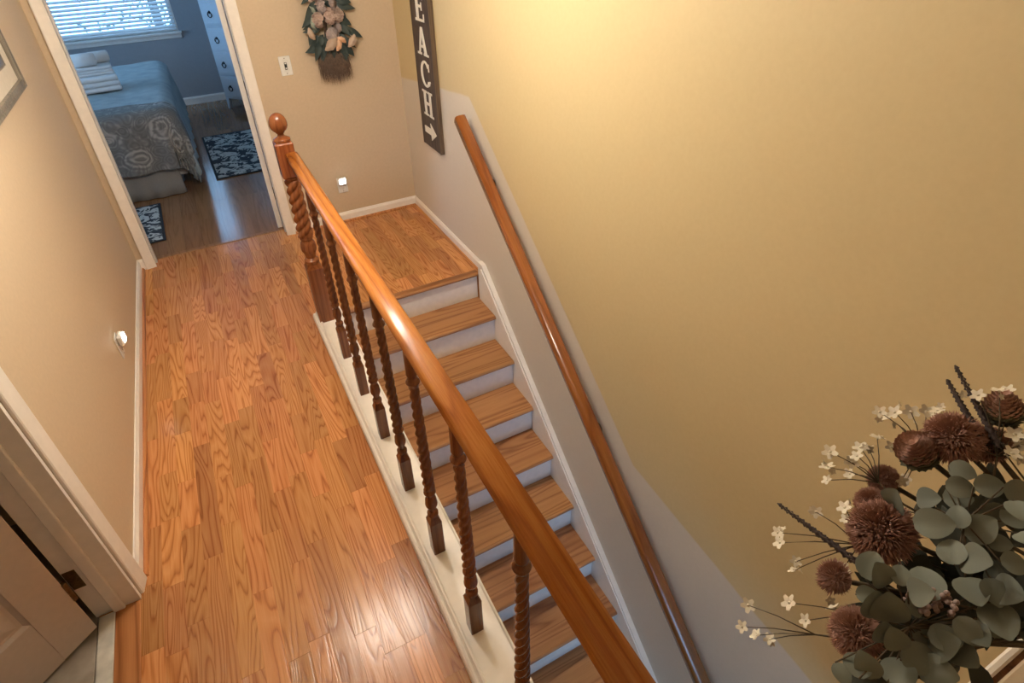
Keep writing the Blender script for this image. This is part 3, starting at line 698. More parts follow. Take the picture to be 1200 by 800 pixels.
for me, nm, x, z, s_ in ((bl_rose, 'rose', -.055, .215, 1.0), (bl_rose, 'rose', -.06, .085, .95), (bl_rose, 'rose', .015, .10, 1.05), (bl_hyd, 'hydrangea', .04, .235, 1.0), (bl_hyd, 'hydrangea', .01, -.005, .95), (bl_hyd, 'hydrangea', .055, .17, .8), (bl_rose, 'rose', .06, .10, .9), (bl_hyd, 'hydrangea', -.02, .155, .95), (bl_hyd, 'hydrangea', -.015, .28, .9), (bl_rose, 'rose', .06, .29, .9), (bl_hyd, 'hydrangea', .045, .03, .7),  (bl_rose, 'rose', -.03, .33, 1.0), (bl_hyd, 'hydrangea', .04, .40, 1.0), (bl_rose, 'rose', -.03, .47, .95)):
    o = link(nm, me, swag, (x, -.085, z), (pi/2+rg.uniform(-.3, .3), rg.uniform(-.3, .3), rg.uniform(-3, 3))); o.scale = (s_,)*3
def scallop(name, r, mat):
    b = MB(); 
    for side in (0, 1):
        def fn(u, v):
            a = -1.25+2.5*u; rr = r*v*(1-.03*cos(a*9)*v); return (rr*sin(a), .35*r*sin(pi*min(1, v*.95+.02))*cos(a*.9)-side*.002+.02*r*cos(u*60)*v, rr*cos(a))
        g = MB().grid(22, 6, fn); b.add(g.v, g.f if side else [tuple(reversed(f)) for f in g.f], True)
    return b.mesh(name, mat)
sc1 = scallop('seashell', .062, 'shell'); sc2 = scallop('seashell', .045, 'shell2')
for me, x, z, ry, s_ in ((sc1, -.03, -.035, 2.4, .95), (sc2, .015, -.06, 1.9, .9), (sc2, .05, -.05, .6, .75), (sc1, .105, -.04, 2.2, .75), (sc1, -.105, .02, -1.9, .65)):
    o = link('seashell', me, swag, (x, -.10, z), (.3, ry, 0)); o.scale = (s_, -s_, s_)
b = MB()
for i in range(900):
    x0 = rg.uniform(-.085, .085); z0 = rg.uniform(-.12, -.02); x1 = x0*1.12+rg.uniform(-.022, .022); zl = -.285+rg.uniform(-.04, .06)+abs(x0)*.2
    y0 = -rg.uniform(.012, .07); w = .0014
    b.add([(x0-w, y0, z0), (x0+w, y0, z0), ((x0+x1)/2+w, y0-.006, (z0+zl)/2), ((x0+x1)/2-w, y0-.006, (z0+zl)/2), (x1, min(-.003, y0-.002+rg.uniform(-.012, .012)), zl)], [(0, 1, 2, 3), (3, 2, 4)])
tag(b.build('grass_tail', 'bristle', swag), kind='stuff')
b = MB(); path = [(-.09+.012*sin(i*.9), -.09-.008*cos(i*1.3), .16-.13*i/7) for i in range(8)]
b.add([(x-.012, y, z+.005) for x, y, z in path]+[(x+.012, y-.004, z-.005) for x, y, z in path], [(i, i+1, 9+i, 8+i) for i in range(7)], True)
solidify(b.build('ribbon', 'ribbon', swag), .0015)
MB().tube([(-.02, -.02, -.1), (0, -.02, .2), (.01, -.02, .7)], .012, 8).build('twig_core', 'bristle', swag)

# ------------------------------------------------------------------ bedroom furniture
BX0, BX1, BY0, BY1, BZ = -1.15, .47, 2.44, 4.68, .66
M['bedskirt'] = plain('bed_skirt_linen', (.27, .255, .24), .9, .06, 120, .1)
M['mattress'] = plain('mattress_ticking', (.55, .55, .55), .9, .05, 80, .1)
def coverlet_mat(name, c1, c2, sc):
    mt, nt, bs = newmat(name); tc = nd(nt, 'ShaderNodeTexCoord')
    n = nd(nt, 'ShaderNodeTexNoise', i_Vector=tc.outputs['Object'], i_Scale=sc, i_Detail=5.0)
    nt.links.new(ramp(nt, n.outputs[0], [(.3, c1), (.7, c2)]), bs.inputs['Base Color']); bs.inputs['Roughness'].default_value = .85
    wv = nd(nt, 'ShaderNodeTexWave', i_Vector=tc.outputs['Object'], i_Scale=40.0, i_Distortion=3.0); bump(nt, bs, wv.outputs[1], .3, .004)
    return mt
M['coverlet'] = coverlet_mat('blue_grey_coverlet', (.26, .30, .31), (.36, .40, .40), 9)
def paisley():
    mt, nt, bs = newmat('paisley_quilt'); uv = nd(nt, 'ShaderNodeUVMap', uv_map='UVMap')
    nz = nd(nt, 'ShaderNodeTexNoise', i_Vector=uv.outputs[0], i_Scale=5.0, i_Detail=2.0)
    wob = nd(nt, 'ShaderNodeMix', data_type='VECTOR'); wob.inputs[0].default_value = .13
    nt.links.new(uv.outputs[0], wob.inputs[4]); nt.links.new(nz.outputs[1], wob.inputs[5])
    v = nd(nt, 'ShaderNodeTexVoronoi', i_Vector=wob.outputs[1], i_Scale=3.9, i_Randomness=.9)
    v2 = nd(nt, 'ShaderNodeTexVoronoi', i_Vector=wob.outputs[1], i_Scale=17.0)
    d = v.outputs['Distance']
    rings = mth(nt, 'SINE', mth(nt, 'MULTIPLY', d, 50.))
    rings = mth(nt, 'MULTIPLY', mth(nt, 'ADD', rings, 1.0), .5)
    dots = ramp(nt, v2.outputs['Distance'], [(.25, (1, 1, 1)), (.5, (0, 0, 0))])
    inside = ramp(nt, d, [(.36, (1, 1, 1)), (.42, (0, 0, 0))])
    f = mth(nt, 'ADD', mth(nt, 'MULTIPLY', mth(nt, 'MULTIPLY', rings, inside), .75), mth(nt, 'MULTIPLY', dots, .35))
    v3 = nd(nt, 'ShaderNodeTexVoronoi', i_Vector=wob.outputs[1], i_Scale=9.5, i_Randomness=1.0)
    fine = mth(nt, 'MULTIPLY', mth(nt, 'ADD', mth(nt, 'SINE', mth(nt, 'MULTIPLY', v3.outputs['Distance'], 38.)), 1.0), .5)
    f = mth(nt, 'ADD', mth(nt, 'MULTIPLY', f, .8), mth(nt, 'MULTIPLY', fine, .3))
    nt.links.new(ramp(nt, f, [(.0, (.15, .14, .13)), (.35, (.20, .19, .175)), (.7, (.34, .315, .285)), (1, (.40, .37, .33))]), bs.inputs['Base Color'])
    bs.inputs['Roughness'].default_value = .9; bump(nt, bs, f, .3, .004); return mt
M['paisley'] = paisley()
bed = empty('bed', (0, 0, 0)); tag(bed, 'bed with a linen skirt standing under the bedroom window', 'bed')
MB().cbox(BX0, BX1-.03, BY0+.03, BY1, .36, BZ-.012, .05).build('mattress', 'mattress', bed)
MB().cbox(BX0+.02, BX1-.05, BY0+.05, BY1-.02, .14, .36, .01).build('box_spring', 'mattress', bed)
for x in (BX0+.08, BX1-.32):
    for y in (BY0+.12, BY1-.1): MB().lathe([(.025, 0), (.03, .14)], 12, None, None, True, (x, y)).build('leg', 'turned', bed)
path = [(BX0, BY1)]
def skirt_fn(u, v):
    L1 = BX1-BX0-.12; L2 = BY1-BY0; s_ = u*(L1+L2)
    wv = .008*sin(s_*46)+.006*sin(s_*17+1)
    z = .006+.36*v
    if s_ < L1: return (BX0+s_, BY0-.012+.03*v+wv*(1-v), z)
    return (BX1-.12+wv*(1-v)+.0, BY0-.012+(s_-L1), z)
solidify(MB().grid(220, 4, skirt_fn).build('bed_skirt', 'bedskirt', bed), .004)
def drape(name, mat, x0, x1, y0, y1, top, ex, ey, r, rings, wr, nu, nv, lift=0, uvs=3.0, yend=None):
    """cloth over the bed: top rectangle, hanging ex over x1 side and ey over y0 side"""
    xi, yi = x1-r, y0+r; U0, U1 = x0, xi+r*pi/2+ex; V0, V1 = yi-r*pi/2-ey, y1
    def fn(u, v):
        X = U0+(U1-U0)*u; Y = V0+(V1-V0)*v
        dx, dy = max(0, X-xi), max(0, yi-Y); d = hypot(dx, dy)
        w = wr*(sin(X*9+Y*5)+.7*sin(Y*17-X*6)+.5*sin(X*23+Y*11))
        if d < 1e-9: return (X, Y, top+lift+w)
        nx, ny = dx/d, -dy/d
        if d < r*pi/2: off, dz = r*sin(d/r), r*(1-cos(d/r))
        else:
            e = d-r*pi/2; tt = (Y*nx*nx-X*ny*ny)
            off, dz = r+e*.10+.016*sin((Y*abs(nx)+X*abs(ny))*21)*min(1, e*5), r+e*.985
        bx, by = min(X, xi), max(Y, yi)
        return (bx+nx*(off+lift), by+ny*(off+lift), max(.012, top+lift-dz+w*.4))
    b = MB().grid(nu, nv, fn); me = b.mesh(name, mat); uvl = me.uv_layers.new(name='UVMap')
    for lp in me.loops:
        i = lp.vertex_index; uvl.data[lp.index].uv = ((U0+(U1-U0)*(i % (nu+1))/nu), (V0+(V1-V0)*(i//(nu+1))/nv))
    o = link(name, me); solidify(o, .008, 1); return o
tag(drape('coverlet', 'coverlet', BX0, BX1, BY0, BY1, BZ+.005, .40, .25, .09, 0, .003, 90, 110), 'rumpled blue-grey coverlet spread over the bed', 'coverlet')
tag(drape('paisley_quilt', 'paisley', BX0, BX1, BY0, BY0+.26, BZ+.02, .25, .37, .095, 0, .003, 100, 50, .012), 'grey paisley quilt folded across the foot of the bed', 'quilt')

M['towel'] = plain('white_terry', (.74, .72, .70), .95, .05, 260, .5)
def folded(name, loc, rz, lx, ly, lz, label, grp=None):
    b = MB(); layers = 3; t = lz/layers
    for i in range(layers):
        z0 = i*t; pts = []
        n_ = 8
        for k_ in range(n_+1): a = -pi/2+pi*k_/n_; pts.append((ly/2-t/2+t/2*cos(a), z0+t/2+t/2*sin(a)))
        for k_ in range(n_+1): a = pi/2+pi*k_/n_; pts.append((-ly/2+t/2+t/2*cos(a), z0+t/2+t/2*sin(a)))
        b.prism(pts, -lx/2+rg.uniform(0, .006), lx/2-rg.uniform(0, .006), lambda u, v, w: (w, u, v))
    o = b.build(name, 'towel', None, loc, (0, 0, rz)); md = o.modifiers.new('soft', 'BEVEL'); md.width = .012; md.segments = 3; md.limit_method = 'ANGLE'; md.angle_limit = 1.0
    return tag(o, label, 'towel', grp)
def rolled(name, loc, rz, L, r, label):
    sp = [( (r*(.12+.88*i/60))*cos(i*.42), (r*(.12+.88*i/60))*sin(i*.42)+r) for i in range(61)]
    b = MB(); b.lathe([(r*.5, -L/2), (r*.82, -L/2+.004), (r*.97, -L/2+.014), (r, 0), (r*.97, L/2-.014), (r*.82, L/2-.004), (r*.5, L/2)], 28, Matrix.Translation((0, 0, r)) @ Matrix.Rotation(pi/2, 4, 'Y'))
    o = b.build(name, 'towel', None, loc, (0, 0, rz)); return tag(o, label, 'towel')
TZ = BZ+.0215
folded('bath_towel', (-.10, 3.55, TZ), .12, .36, .30, .13, 'thick folded white bath towel at the bottom of the stack on bed')
folded('hand_towel', (-.085, 3.58, TZ+.131), .1, .30, .22, .07, 'folded white hand towel in the middle of the bed towel stack')
rolled('rolled_towel', (-.13, 3.54, TZ+.202), .1, .20, .055, 'rolled white washcloth on top of the towel stack')
rolled('rolled_towel', (-.02, 3.665, TZ+.202), .12, .17, .048, 'smaller rolled white washcloth at the back of the towel stack')
rolled('rolled_towel', (-.42, 3.60, TZ), 1.3, .24, .06, 'rolled white towel lying left of the towel stack on bed')

# chest of drawers angled in the far corner
M['chest'] = plain('white_chest_paint', (.50, .53, .57), .4, .03, 40, .03)
M['iron'] = plain('dark_iron', (.03, .03, .035), .4, .2, 80, .05, metallic=.6)
ch = empty('chest_of_drawers', (.975, 4.98, 0), (0, 0, radians(-50))); tag(ch, 'tall white chest of drawers with ring pulls in bedroom corner', 'chest')
CW, CD, CH = .60, .36, 1.46
MB().cbox(0, CW, .0, CD, .12, CH, .004).build('body', 'chest', ch)
MB().cbox(-.015, CW+.015, -.018, CD+.005, CH, CH+.025, .006).build('top', 'chest', ch)
for x in (.0, CW-.045):
    for y in (0, CD-.045): MB().prism([(0, 0), (.022, 0), (.045, .12), (0, .12)] if x == 0 else [(.023, 0), (.045, 0), (.045, .12), (0, .12)], y, y+.045, lambda u, v, w, X=x: (X+u, w, v)).build('leg', 'chest', ch)
dh = (CH-.12-.02)/5
for i in range(5):
    z0 = .135+i*dh; dw = MB(); dw.cbox(.028, CW-.028, -.014, .0, z0, z0+dh-.016, .005); dw.cbox(.05, CW-.05, -.019, -.012, z0+.02, z0+dh-.036, .003)
    d_ = dw.build('drawer', 'chest', ch); zc = z0+dh/2-.008
    for kx in (.15, CW-.15):
        T = Matrix.Translation((kx, -.019, zc+.012)) @ Matrix.Rotation(pi/2, 4, 'X'); kb = MB().lathe([(.016, 0), (.015, .005), (.007, .007), (.008, .014), (.002, .017)], 14, T)
        kb.tube([(kx+.028*sin(2*pi*k_/16), -.026, zc-.012-.028*cos(2*pi*k_/16)) for k_ in range(17)], .0055, 8); kb.build('ring_pull', 'iron', d_)

# rugs
def rug_mat(name, dark, light, sc):
    mt, nt, bs = newmat(name); tc = nd(nt, 'ShaderNodeTexCoord')
    nz = nd(nt, 'ShaderNodeTexNoise', i_Vector=tc.outputs['Object'], i_Scale=8.0, i_Detail=1.0)
    wob = nd(nt, 'ShaderNodeMix', data_type='VECTOR'); wob.inputs[0].default_value = .12
    nt.links.new(tc.outputs['Object'], wob.inputs[4]); nt.links.new(nz.outputs[1], wob.inputs[5])
    v = nd(nt, 'ShaderNodeTexVoronoi', i_Vector=wob.outputs[1], i_Scale=sc, feature='SMOOTH_F1'); v.inputs['Smoothness'].default_value = .25
    n2 = nd(nt, 'ShaderNodeTexNoise', i_Vector=wob.outputs[1], i_Scale=sc*1.3, i_Detail=1.5, i_Distortion=2.2)
    f = mth(nt, 'ADD', mth(nt, 'MULTIPLY', n2.outputs[0], 1.1), mth(nt, 'MULTIPLY', v.outputs['Distance'], -.55))
    nt.links.new(ramp(nt, f, [(.26, dark), (.30, light)]), bs.inputs['Base Color']); bs.inputs['Roughness'].default_value = .95
    n3 = nd(nt, 'ShaderNodeTexNoise', i_Vector=tc.outputs['Object'], i_Scale=400.0); bump(nt, bs, n3.outputs[0], .5, .003); return mt
M['rug'] = rug_mat('floral_rug_weave', (.025, .03, .04), (.46, .48, .46), 11.)
M['rugedge'] = plain('rug_binding', (.02, .022, .028), .9, .2, 200, .3)
def rug(loc, rz, lx, ly, label):
    o = empty('rug', loc, (0, 0, rz)); tag(o, label, 'rug')
    MB().cbox(-lx/2+.02, lx/2-.02, -ly/2+.02, ly/2-.02, 0, .010, .003).build('rug_field', 'rug', o)
    b = MB()
    for x0, x1, y0, y1 in ((-lx/2, lx/2, -ly/2, -ly/2+.02), (-lx/2, lx/2, ly/2-.02, ly/2), (-lx/2, -lx/2+.02, -ly/2+.02, ly/2-.02), (lx/2-.02, lx/2, -ly/2+.02, ly/2-.02)): b.cbox(x0, x1, y0, y1, 0, .009, .003)
    b.build('binding', 'rugedge', o)
rug((1.03, 3.27, .001), .02, .86, 1.34, 'navy and pale blue floral rug beside the bed on the right')
rug((-.25, 1.92, .001), .03, .82, .74, 'black and cream floral rug at the foot of the bed')

# trees beyond the window
M['bark'] = plain('bark', (.05, .04, .035), .9, .4, 10, .4)
M['foliage'] = leafmat('tree_foliage', (.02, .035, .02), (.10, .13, .10), .7)
for i, (x, y, h, lab) in enumerate(((-2.6, 10.0, 6.0, 'leftmost dark tree outside the bedroom window'), (.3, 15.0, 8.0, 'farthest dark tree outside, in the middle of the bedroom window'), (2.4, 10.4, 6.2, 'rightmost dark tree outside the bedroom window'))):
    t = empty('tree', (x, y, -2.9)); tag(t, lab, 'tree', 'trees beyond the bedroom window')
    MB().tube([(0, 0, 0), (.05, 0, h*.4), (-.04, .03, h*.75), (0, 0, h)], .14, 10, .03).build('trunk', 'bark', t)
    b = MB(); rt = random.Random(20+i)
    for k_ in range(1500):
        a = rt.random()*2*pi; zz = 1.6+rt.random()*(h-1.5); rr = (.25+1.5*(1-(zz/h))+.5)*sqrt(rt.random())
        c = Vector((rr*cos(a), rr*sin(a), zz)); d = Vector((rt.uniform(-1, 1), rt.uniform(-1, 1), rt.uniform(-1, 1))).normalized(); e = d.orthogonal().normalized(); s_ = rt.uniform(.04, .11)
        b.add([c-d*s_, c+e*s_*.4, c+d*s_, c-e*s_*.4], [(0, 1, 2, 3)])
    tag(b.build('foliage', 'foliage', t), kind='stuff')

#FLOWERS#
# ------------------------------------------------------------------ flower arrangement on the ledge
EUC_A = [(1.197, -2.708, 1.389, 1.219, -2.732, 1.405), (1.246, -2.701, 1.413, 1.263, -2.721, 1.417), (1.25, -2.72, 1.429, 1.272, -2.735, 1.436), (1.254, -2.737, 1.446, 1.274, -2.756, 1.439), (1.224, -2.735, 1.397, 1.24, -2.719, 1.407), (1.186, -2.754, 1.391, 1.209, -2.735, 1.394), (1.2, -2.752, 1.391, 1.19, -2.772, 1.419), (1.23, -2.741, 1.387, 1.247, -2.748, 1.415), (1.256, -2.731, 1.403, 1.278, -2.755, 1.397), (1.237, -2.754, 1.393, 1.248, -2.77, 1.399), (1.215, -2.773, 1.403, 1.235, -2.788, 1.401), (1.216, -2.761, 1.356, 1.192, -2.785, 1.364), (1.22, -2.774, 1.372, 1.205, -2.795, 1.365), (1.252, -2.749, 1.441, 1.234, -2.767, 1.444), (1.279, -2.687, 1.409, 1.285, -2.711, 1.414), (1.253, -2.704, 1.39, 1.267, -2.723, 1.403), (1.223, -2.682, 1.364, 1.212, -2.676, 1.397), (1.254, -2.685, 1.366, 1.253, -2.703, 1.388), (1.246, -2.766, 1.416, 1.236, -2.783, 1.427), (1.261, -2.75, 1.404, 1.286, -2.76, 1.408)]
EUC_B = [(1.13, -2.716, 1.354, 1.156, -2.705, 1.368), (1.141, -2.73, 1.354, 1.134, -2.716, 1.38), (1.145, -2.737, 1.363, 1.164, -2.726, 1.369), (1.143, -2.746, 1.367, 1.141, -2.761, 1.393), (1.113, -2.72, 1.347, 1.127, -2.733, 1.354), (1.114, -2.742, 1.337, 1.116, -2.733, 1.37), (1.124, -2.751, 1.337, 1.12, -2.74, 1.375), (1.143, -2.748, 1.353, 1.156, -2.763, 1.344), (1.109, -2.772, 1.336, 1.104, -2.758, 1.359), (1.106, -2.759, 1.329, 1.107, -2.752, 1.355), (1.167, -2.76, 1.352, 1.193, -2.731, 1.353), (1.113, -2.776, 1.32, 1.144, -2.788, 1.325), (1.086, -2.774, 1.307, 1.083, -2.753, 1.326), (1.071, -2.767, 1.31, 1.093, -2.748, 1.305), (1.065, -2.747, 1.308, 1.059, -2.767, 1.306), (1.17, -2.779, 1.352, 1.171, -2.806, 1.346), (1.214, -2.786, 1.352, 1.191, -2.815, 1.355), (1.2, -2.788, 1.338, 1.221, -2.809, 1.333), (1.146, -2.777, 1.332, 1.167, -2.794, 1.343), (1.141, -2.761, 1.331, 1.163, -2.78, 1.323), (1.088, -2.782, 1.314, 1.122, -2.782, 1.32), (1.128, -2.786, 1.312, 1.135, -2.811, 1.334), (1.163, -2.783, 1.326, 1.158, -2.814, 1.336), (1.184, -2.783, 1.337, 1.17, -2.808, 1.353), (1.146, -2.783, 1.319, 1.152, -2.793, 1.353), (1.225, -2.779, 1.362, 1.213, -2.801, 1.387)]
PROTEA = [(1.21, -2.688, 1.337, 0.0324), (1.125, -2.736, 1.284, 0.0246), (1.149, -2.691, 1.298, 0.0198), (1.341, -2.664, 1.394, 0.0292), (1.288, -2.64, 1.326, 0.017), (1.246, -2.654, 1.324, 0.0174), (1.369, -2.687, 1.391, 0.0211)]
ARTI = [(1.301, -2.649, 1.383, 0.0218), (1.384, -2.676, 1.433, 0.0194)]
SPIKE = [(1.19, -2.685, 1.292, 1.185, -2.584, 1.28), (1.346, -2.68, 1.413, 1.373, -2.619, 1.438), (1.35, -2.698, 1.413, 1.383, -2.616, 1.454)]
SPRAY = [((1.258, -2.677, 1.343), [(1.241, -2.592, 1.355), (1.239, -2.597, 1.333), (1.232, -2.606, 1.322), (1.251, -2.614, 1.353), (1.284, -2.603, 1.35), (1.264, -2.613, 1.323), (1.257, -2.614, 1.361), (1.295, -2.607, 1.348), (1.305, -2.607, 1.36)]), ((1.312, -2.669, 1.374), [(1.314, -2.622, 1.355), (1.318, -2.592, 1.386), (1.342, -2.595, 1.366), (1.326, -2.604, 1.392), (1.36, -2.607, 1.379), (1.357, -2.622, 1.394), (1.352, -2.633, 1.408), (1.315, -2.652, 1.325), (1.292, -2.654, 1.338)]), ((1.33, -2.715, 1.384), [(1.369, -2.654, 1.443), (1.397, -2.668, 1.449), (1.368, -2.668, 1.462), (1.369, -2.7, 1.422), (1.367, -2.715, 1.399), (1.376, -2.708, 1.409), (1.348, -2.711, 1.414), (1.34, -2.675, 1.393)]), ((1.22, -2.704, 1.314), [(1.163, -2.643, 1.232), (1.164, -2.64, 1.246), (1.16, -2.61, 1.269), (1.169, -2.613, 1.245), (1.204, -2.621, 1.295), (1.221, -2.64, 1.316), (1.187, -2.679, 1.272), (1.247, -2.647, 1.315), (1.217, -2.648, 1.306)]), ((1.165, -2.741, 1.288), [(1.112, -2.673, 1.251), (1.148, -2.719, 1.276), (1.148, -2.727, 1.26), (1.109, -2.696, 1.255), (1.149, -2.701, 1.254)]), ((1.141, -2.746, 1.269), [(1.067, -2.657, 1.21), (1.083, -2.668, 1.194), (1.093, -2.679, 1.195), (1.097, -2.64, 1.203)])]
SHADE_FILL = [(1.258, -2.782, 1.297), (1.257, -2.757, 1.299), (1.259, -2.719, 1.306), (1.23, -2.767, 1.273), (1.237, -2.727, 1.285), (1.276, -2.777, 1.315), (1.204, -2.731, 1.269), (1.294, -2.744, 1.322), (1.321, -2.748, 1.337), (1.182, -2.763, 1.26), (1.304, -2.712, 1.324), (1.269, -2.786, 1.335), (1.203, -2.785, 1.288), (1.179, -2.782, 1.281), (1.192, -2.787, 1.278), (1.241, -2.785, 1.294), (1.165, -2.778, 1.271), (1.151, -2.774, 1.26), (1.257, -2.794, 1.295)]

M['euc'] = leafmat('eucalyptus_leaf', (.105, .115, .085), (.215, .235, .195), .65)
M['eucshade'] = leafmat('painted_shade_foliage', (.020, .022, .014), (.055, .058, .038), .75)  # leaf colour darkened to paint the shade inside the bouquet
M['protea'] = leafmat('dusty_pink_bristle', (.30, .155, .115), (.46, .26, .195), .9)
M['arti'] = leafmat('thistle_scale', (.42, .23, .17), (.58, .36, .27), .8)
M['artigreen'] = leafmat('thistle_cup', (.13, .12, .075), (.20, .19, .12), .8)
M['stem'] = plain('dry_stem', (.085, .062, .035), .8, .3, 80, .1)
M['spike'] = plain('lavender_spike', (.075, .055, .055), .9, .35, 300, .2)
M['petal'] = leafmat('cream_petal', (.66, .58, .44), (.80, .73, .58), .7)
M['berry'] = plain('pink_berry', (.36, .26, .23), .8, .2, 200, .1)
M['basket'] = plain('brown_ceramic', (.20, .13, .08), .4, .15, 30, .05)
VB = Vector((1.50, -2.895, 1.048))
arr = empty('flower_arrangement', VB); tag(arr, 'arrangement of eucalyptus, dusty pink proteas and cream wildflowers on ledge', 'flowers')
LV = lambda p: Vector(p[:3])-VB
MB().lathe(smooth_profile([(.035, 0), (.05, .01), (.055, .05), (.045, .09), (.036, .11)], 4), 24).build('vase', 'basket', arr)
VT = Vector((0, 0, .10)); camdir = lambda p: (CAM-VB-p).normalized()
rf_ = random.Random(11)
eu = leaf_mesh('leaf', 1.0, .86, 'euc', .16, .16, .2, 6, 8, .015); eup = leaf_mesh('leaf', 1.0, .55, 'euc', .2, .2, 1.0, 6, 8, .015)
eud = leaf_mesh('shade_fill_leaf', 1.0, .5, 'eucshade', .25, .25, 1.0, 4, 6, .012)
def stem_path(a, b, sag=.02, n=8):
    return [a.lerp(b, i/n)+Vector((0, 0, sag*sin(pi*i/n))) for i in range(n+1)]
for data, tip in ((EUC_A, None), (EUC_B, None)):
    c = sum((LV(d) for d in data), Vector())/len(data); far = max((LV(d) for d in data), key=lambda q: (q-VT).length)
    b = MB().tube(stem_path(VT, c), .003, 6, .002); pts = [c]
    hubs = [LV(d) for d in data]
    for h in hubs: b.tube([c.lerp(h, .0), c.lerp(h, .5)-camdir(h)*.010, h], .0008, 5)
    sp_ = b.build('eucalyptus_sprig', 'stem', arr)
    for d in data:
        p0_, p1_ = LV(d), Vector(d[3:])-VB; dv = p1_-p0_; L = dv.length
        up = camdir(p0_)+Vector((rf_.uniform(-.45, .45), rf_.uniform(-.45, .45), rf_.uniform(-.1, .7)))
        o = link('leaf', eup if L > .043 and data is EUC_B else eu, sp_, p0_, orient(dv, up)); o.scale = (L*.98,)*3
# near-black leaves whose colour stands in for shade between the sprigs
b = MB().tube(stem_path(VT, LV(SHADE_FILL[0])), .003, 6); 
for d in SHADE_FILL[1:]: b.tube([VT.lerp(LV(SHADE_FILL[0]), .6), LV(d)], .0014, 5)
dk = b.build('shade_fill_sprig', 'stem', arr)
for d in SHADE_FILL:
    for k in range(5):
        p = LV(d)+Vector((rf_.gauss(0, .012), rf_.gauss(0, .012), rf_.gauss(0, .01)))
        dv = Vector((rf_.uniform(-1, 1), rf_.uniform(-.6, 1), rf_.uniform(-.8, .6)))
        o = link('shade_fill_leaf', eud, dk, p, orient(dv, camdir(p)+Vector((rf_.uniform(-.5, .5), rf_.uniform(-.5, .5), .3)))); o.scale = (rf_.uniform(.04, .062),)*3
# proteas: a dome of bristle petals on a cup
def bristle_bloom(r, n, rg_, amax=1.75):
    b = MB()
    for i in range(n):
        th = 2.39996*i; a = amax*sqrt((i+.5)/n); d = Vector((sin(a)*cos(th), sin(a)*sin(th), cos(a)))
        d = (d+Vector((rg_.gauss(0, .10), rg_.gauss(0, .10), rg_.gauss(0, .08)))).normalized(); e = d.orthogonal().normalized(); f = d.cross(e)
        L = r*rg_.uniform(.9, 1.08); w = r*.03; p = d*r*.45; q = d*L; k = d*r*.86+Vector((0, 0, r*.03))
        b.add([p+e*w*.6, p-e*w*.3+f*w*.5, p-e*w*.3-f*w*.5, k+e*w, k-e*w*.5+f*w*.87, k-e*w*.5-f*w*.87, q], [(0, 1, 4, 3), (1, 2, 5, 4), (2, 0, 3, 5), (3, 4, 6), (4, 5, 6), (5, 3, 6)])
    b.lathe([(.001, -r*.55), (r*.3, -r*.5), (r*.62, -r*.1), (r*.6, r*.3), (r*.3, r*.55), (.001, r*.6)], 12)
    return b.mesh('bloom', 'protea')
bm_ = bristle_bloom(1.0, 1300, rf_); bm2 = bristle_bloom(1.0, 420, rf_, 1.25)
def aim(d): return Vector((0, 0, 1)).rotation_difference(Vector(d).normalized()).to_euler()
for i, d in enumerate(PROTEA):
    p = LV(d); ax = ((p-VT).normalized()*.55+Vector((-.25, .35, .45))+camdir(p)*.35)
    st = MB().tube(stem_path(VT, p, .01), .0028, 6).build('protea_stem', 'stem', arr)
    o = link('bloom', bm2 if i == 2 else bm_, st, p, aim(ax)); o.scale = (d[3]*1.12,)*3
# thistle heads: rows of overlapping scales
def scale_head():
    up, lo = MB(), MB()
    for j in range(14):
        f = j/13; z0 = -.75+1.45*f; r0 = .74*sin(pi*(.18+.80*f))+.02
        for i in range(11):
            th = 2*pi*(i+.5*(j % 2))/11; er = Vector((cos(th), sin(th), 0)); et = Vector((-sin(th), cos(th), 0)); n = er*.55+Vector((0, 0, .85)) if j > 2 else er*.9+Vector((0, 0, .35))
            p = er*r0*.8+Vector((0, 0, z0)); L = .42; w = .17; tp = p+n.normalized()*L
            vs = [p-et*w*.7, p+et*w*.7, p+n.normalized()*L*.55+et*w+er*.06, tp+er*.05, p+n.normalized()*L*.55-et*w+er*.06, p+n.normalized()*L*.5+er*.13]
            (up if j > 4 else lo).add(vs, [(0, 1, 5), (1, 2, 5), (2, 3, 5), (3, 4, 5), (4, 0, 5)])
    up.lathe([(.5, -.1), (.5, .2), (.32, .55), (.02, .85)], 12); lo.lathe([(.1, -.95), (.4, -.75), (.62, -.3), (.55, .1)], 12)
    return up.mesh('thistle_scales', 'arti'), lo.mesh('thistle_cup', 'artigreen')
su, sl_ = scale_head()
for d, ax in zip(ARTI, ((-.5, .25, .75), (-.05, .35, .9))):
    p = LV(d); st = MB().tube(stem_path(VT, p, .01), .0028, 6).build('thistle_stem', 'stem', arr)
    for me, nm in ((su, 'thistle_scales'), (sl_, 'thistle_cup')):
        o = link(nm, me, st, p, aim(ax)); o.scale = (d[3]*1.15,)*3
# lavender-like spikes
for d in SPIKE:
    a, c = LV(d), Vector(d[3:])-VB; b = MB().tube(stem_path(VT, a, .005)+[c], .0016, 6, .001)
    st = b.build('spike_stem', 'stem', arr); b = MB(); n_ = 26
    for i in range(n_):
        f = i/n_; p = a.lerp(c, f); ax = (c-a).normalized(); e = ax.orthogonal().normalized(); g = ax.cross(e)
        for k in range(3):
            th = 2*pi*k/3+i*1.1; o_ = (e*cos(th)+g*sin(th)); r = .0036*(1-.45*f)
            cen = p+o_*r*.6; b.add([cen-ax*r, cen+o_*r, cen+ax.cross(o_)*r*.8, cen+ax*r*1.5, cen-ax.cross(o_)*r*.8], [(0, 1, 2), (2, 1, 3), (3, 1, 4), (4, 1, 0)], True)
    tag(b.build('spike_buds', 'spike', st), kind='stuff')
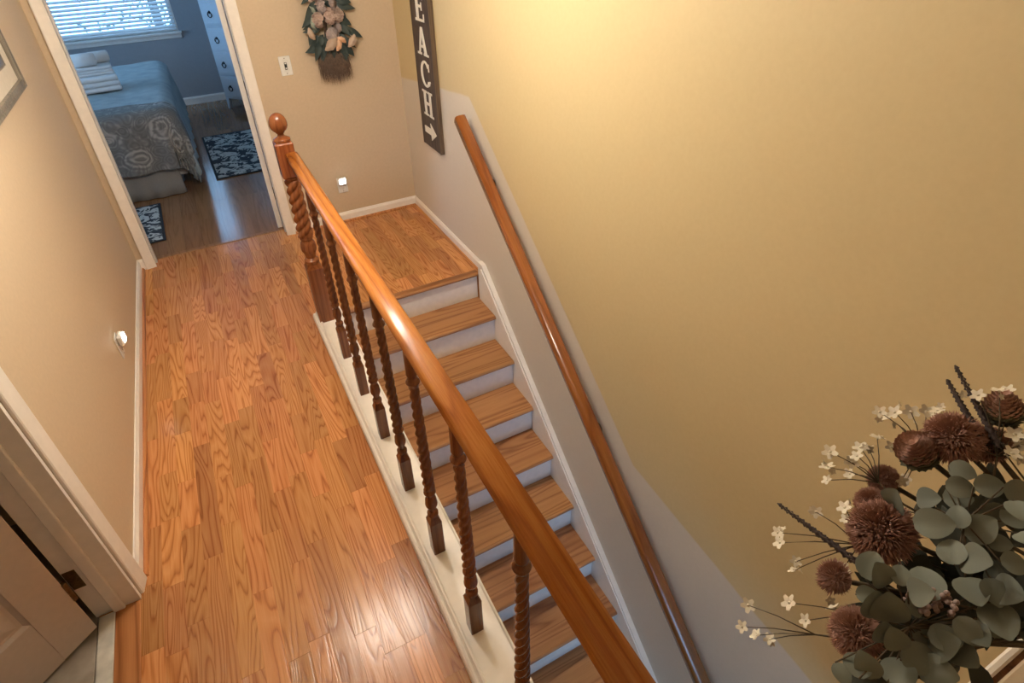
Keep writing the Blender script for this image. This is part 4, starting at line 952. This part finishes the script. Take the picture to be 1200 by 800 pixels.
# cream wildflower sprays
def blossom():
    b = MB()
    for k in range(5):
        th = 2*pi*k/5; d = Vector((cos(th), sin(th), 0)); e = Vector((-sin(th), cos(th), 0))
        b.add([Vector((0, 0, 0)), d*.45-e*.34+Vector((0, 0, .18)), d*.95-e*.22+Vector((0, 0, .30)), d*1.0+e*.15+Vector((0, 0, .22)), d*.5+e*.36+Vector((0, 0, .16))], [(0, 1, 2, 3, 4)], True)
    b.lathe([(.02, -.25), (.16, -.1), (.2, .08), (.1, .2), (.01, .24)], 8); return b.mesh('blossom', 'petal')
bs_ = blossom()
for root, fl in SPRAY:
    r = LV(root); b = MB().tube(stem_path(VT, r, .01), .0018, 5, .0013); mid = sum((LV(q) for q in fl), Vector())/len(fl); kn = r.lerp(mid, .45)
    b.tube([r, kn], .0013, 5, .001)
    for q in fl: b.tube([kn, kn.lerp(LV(q), .55)+Vector((0, 0, .004)), LV(q)], .0008, 5, .0005)
    st = b.build('wildflower_spray', 'stem', arr)
    for q in fl:
        p = LV(q); o = link('blossom', bs_, st, p, aim(camdir(p)*.6+(p-kn).normalized()*.5+Vector((rf_.uniform(-.6, .6), rf_.uniform(-.6, .6), .3)))); o.scale = (rf_.uniform(.0072, .0100),)*3
        if rf_.random() < .7:
            p2 = p+Vector((rf_.gauss(0, .006), rf_.gauss(0, .006), rf_.gauss(0, .006))); o = link('blossom', bs_, st, p2, aim((rf_.uniform(-1, 1), rf_.uniform(-1, 1), .6))); o.scale = (rf_.uniform(.004, .006),)*3
# small berry tassels among the lower leaves
for (x, y, z) in ((1.158, -2.757, 1.348), (1.175, -2.765, 1.352)):
    p = Vector((x, y, z))-VB; st = MB().tube(stem_path(VT, p, .01), .0012, 5).build('berry_tassel', 'stem', arr); b = MB()
    for i in range(30):
        c = p+Vector((max(-.006, min(.006, rf_.gauss(0, .004))), max(-.012, min(.012, rf_.gauss(0, .007))), max(-.014, min(.010, rf_.gauss(-.003, .007))))); r = .0028
        b.lathe([(r*sin(pi*k/4)+.0001, -r*cos(pi*k/4)) for k in range(5)], 6, Matrix.Translation(c))
    b.build('berries', 'berry', st)
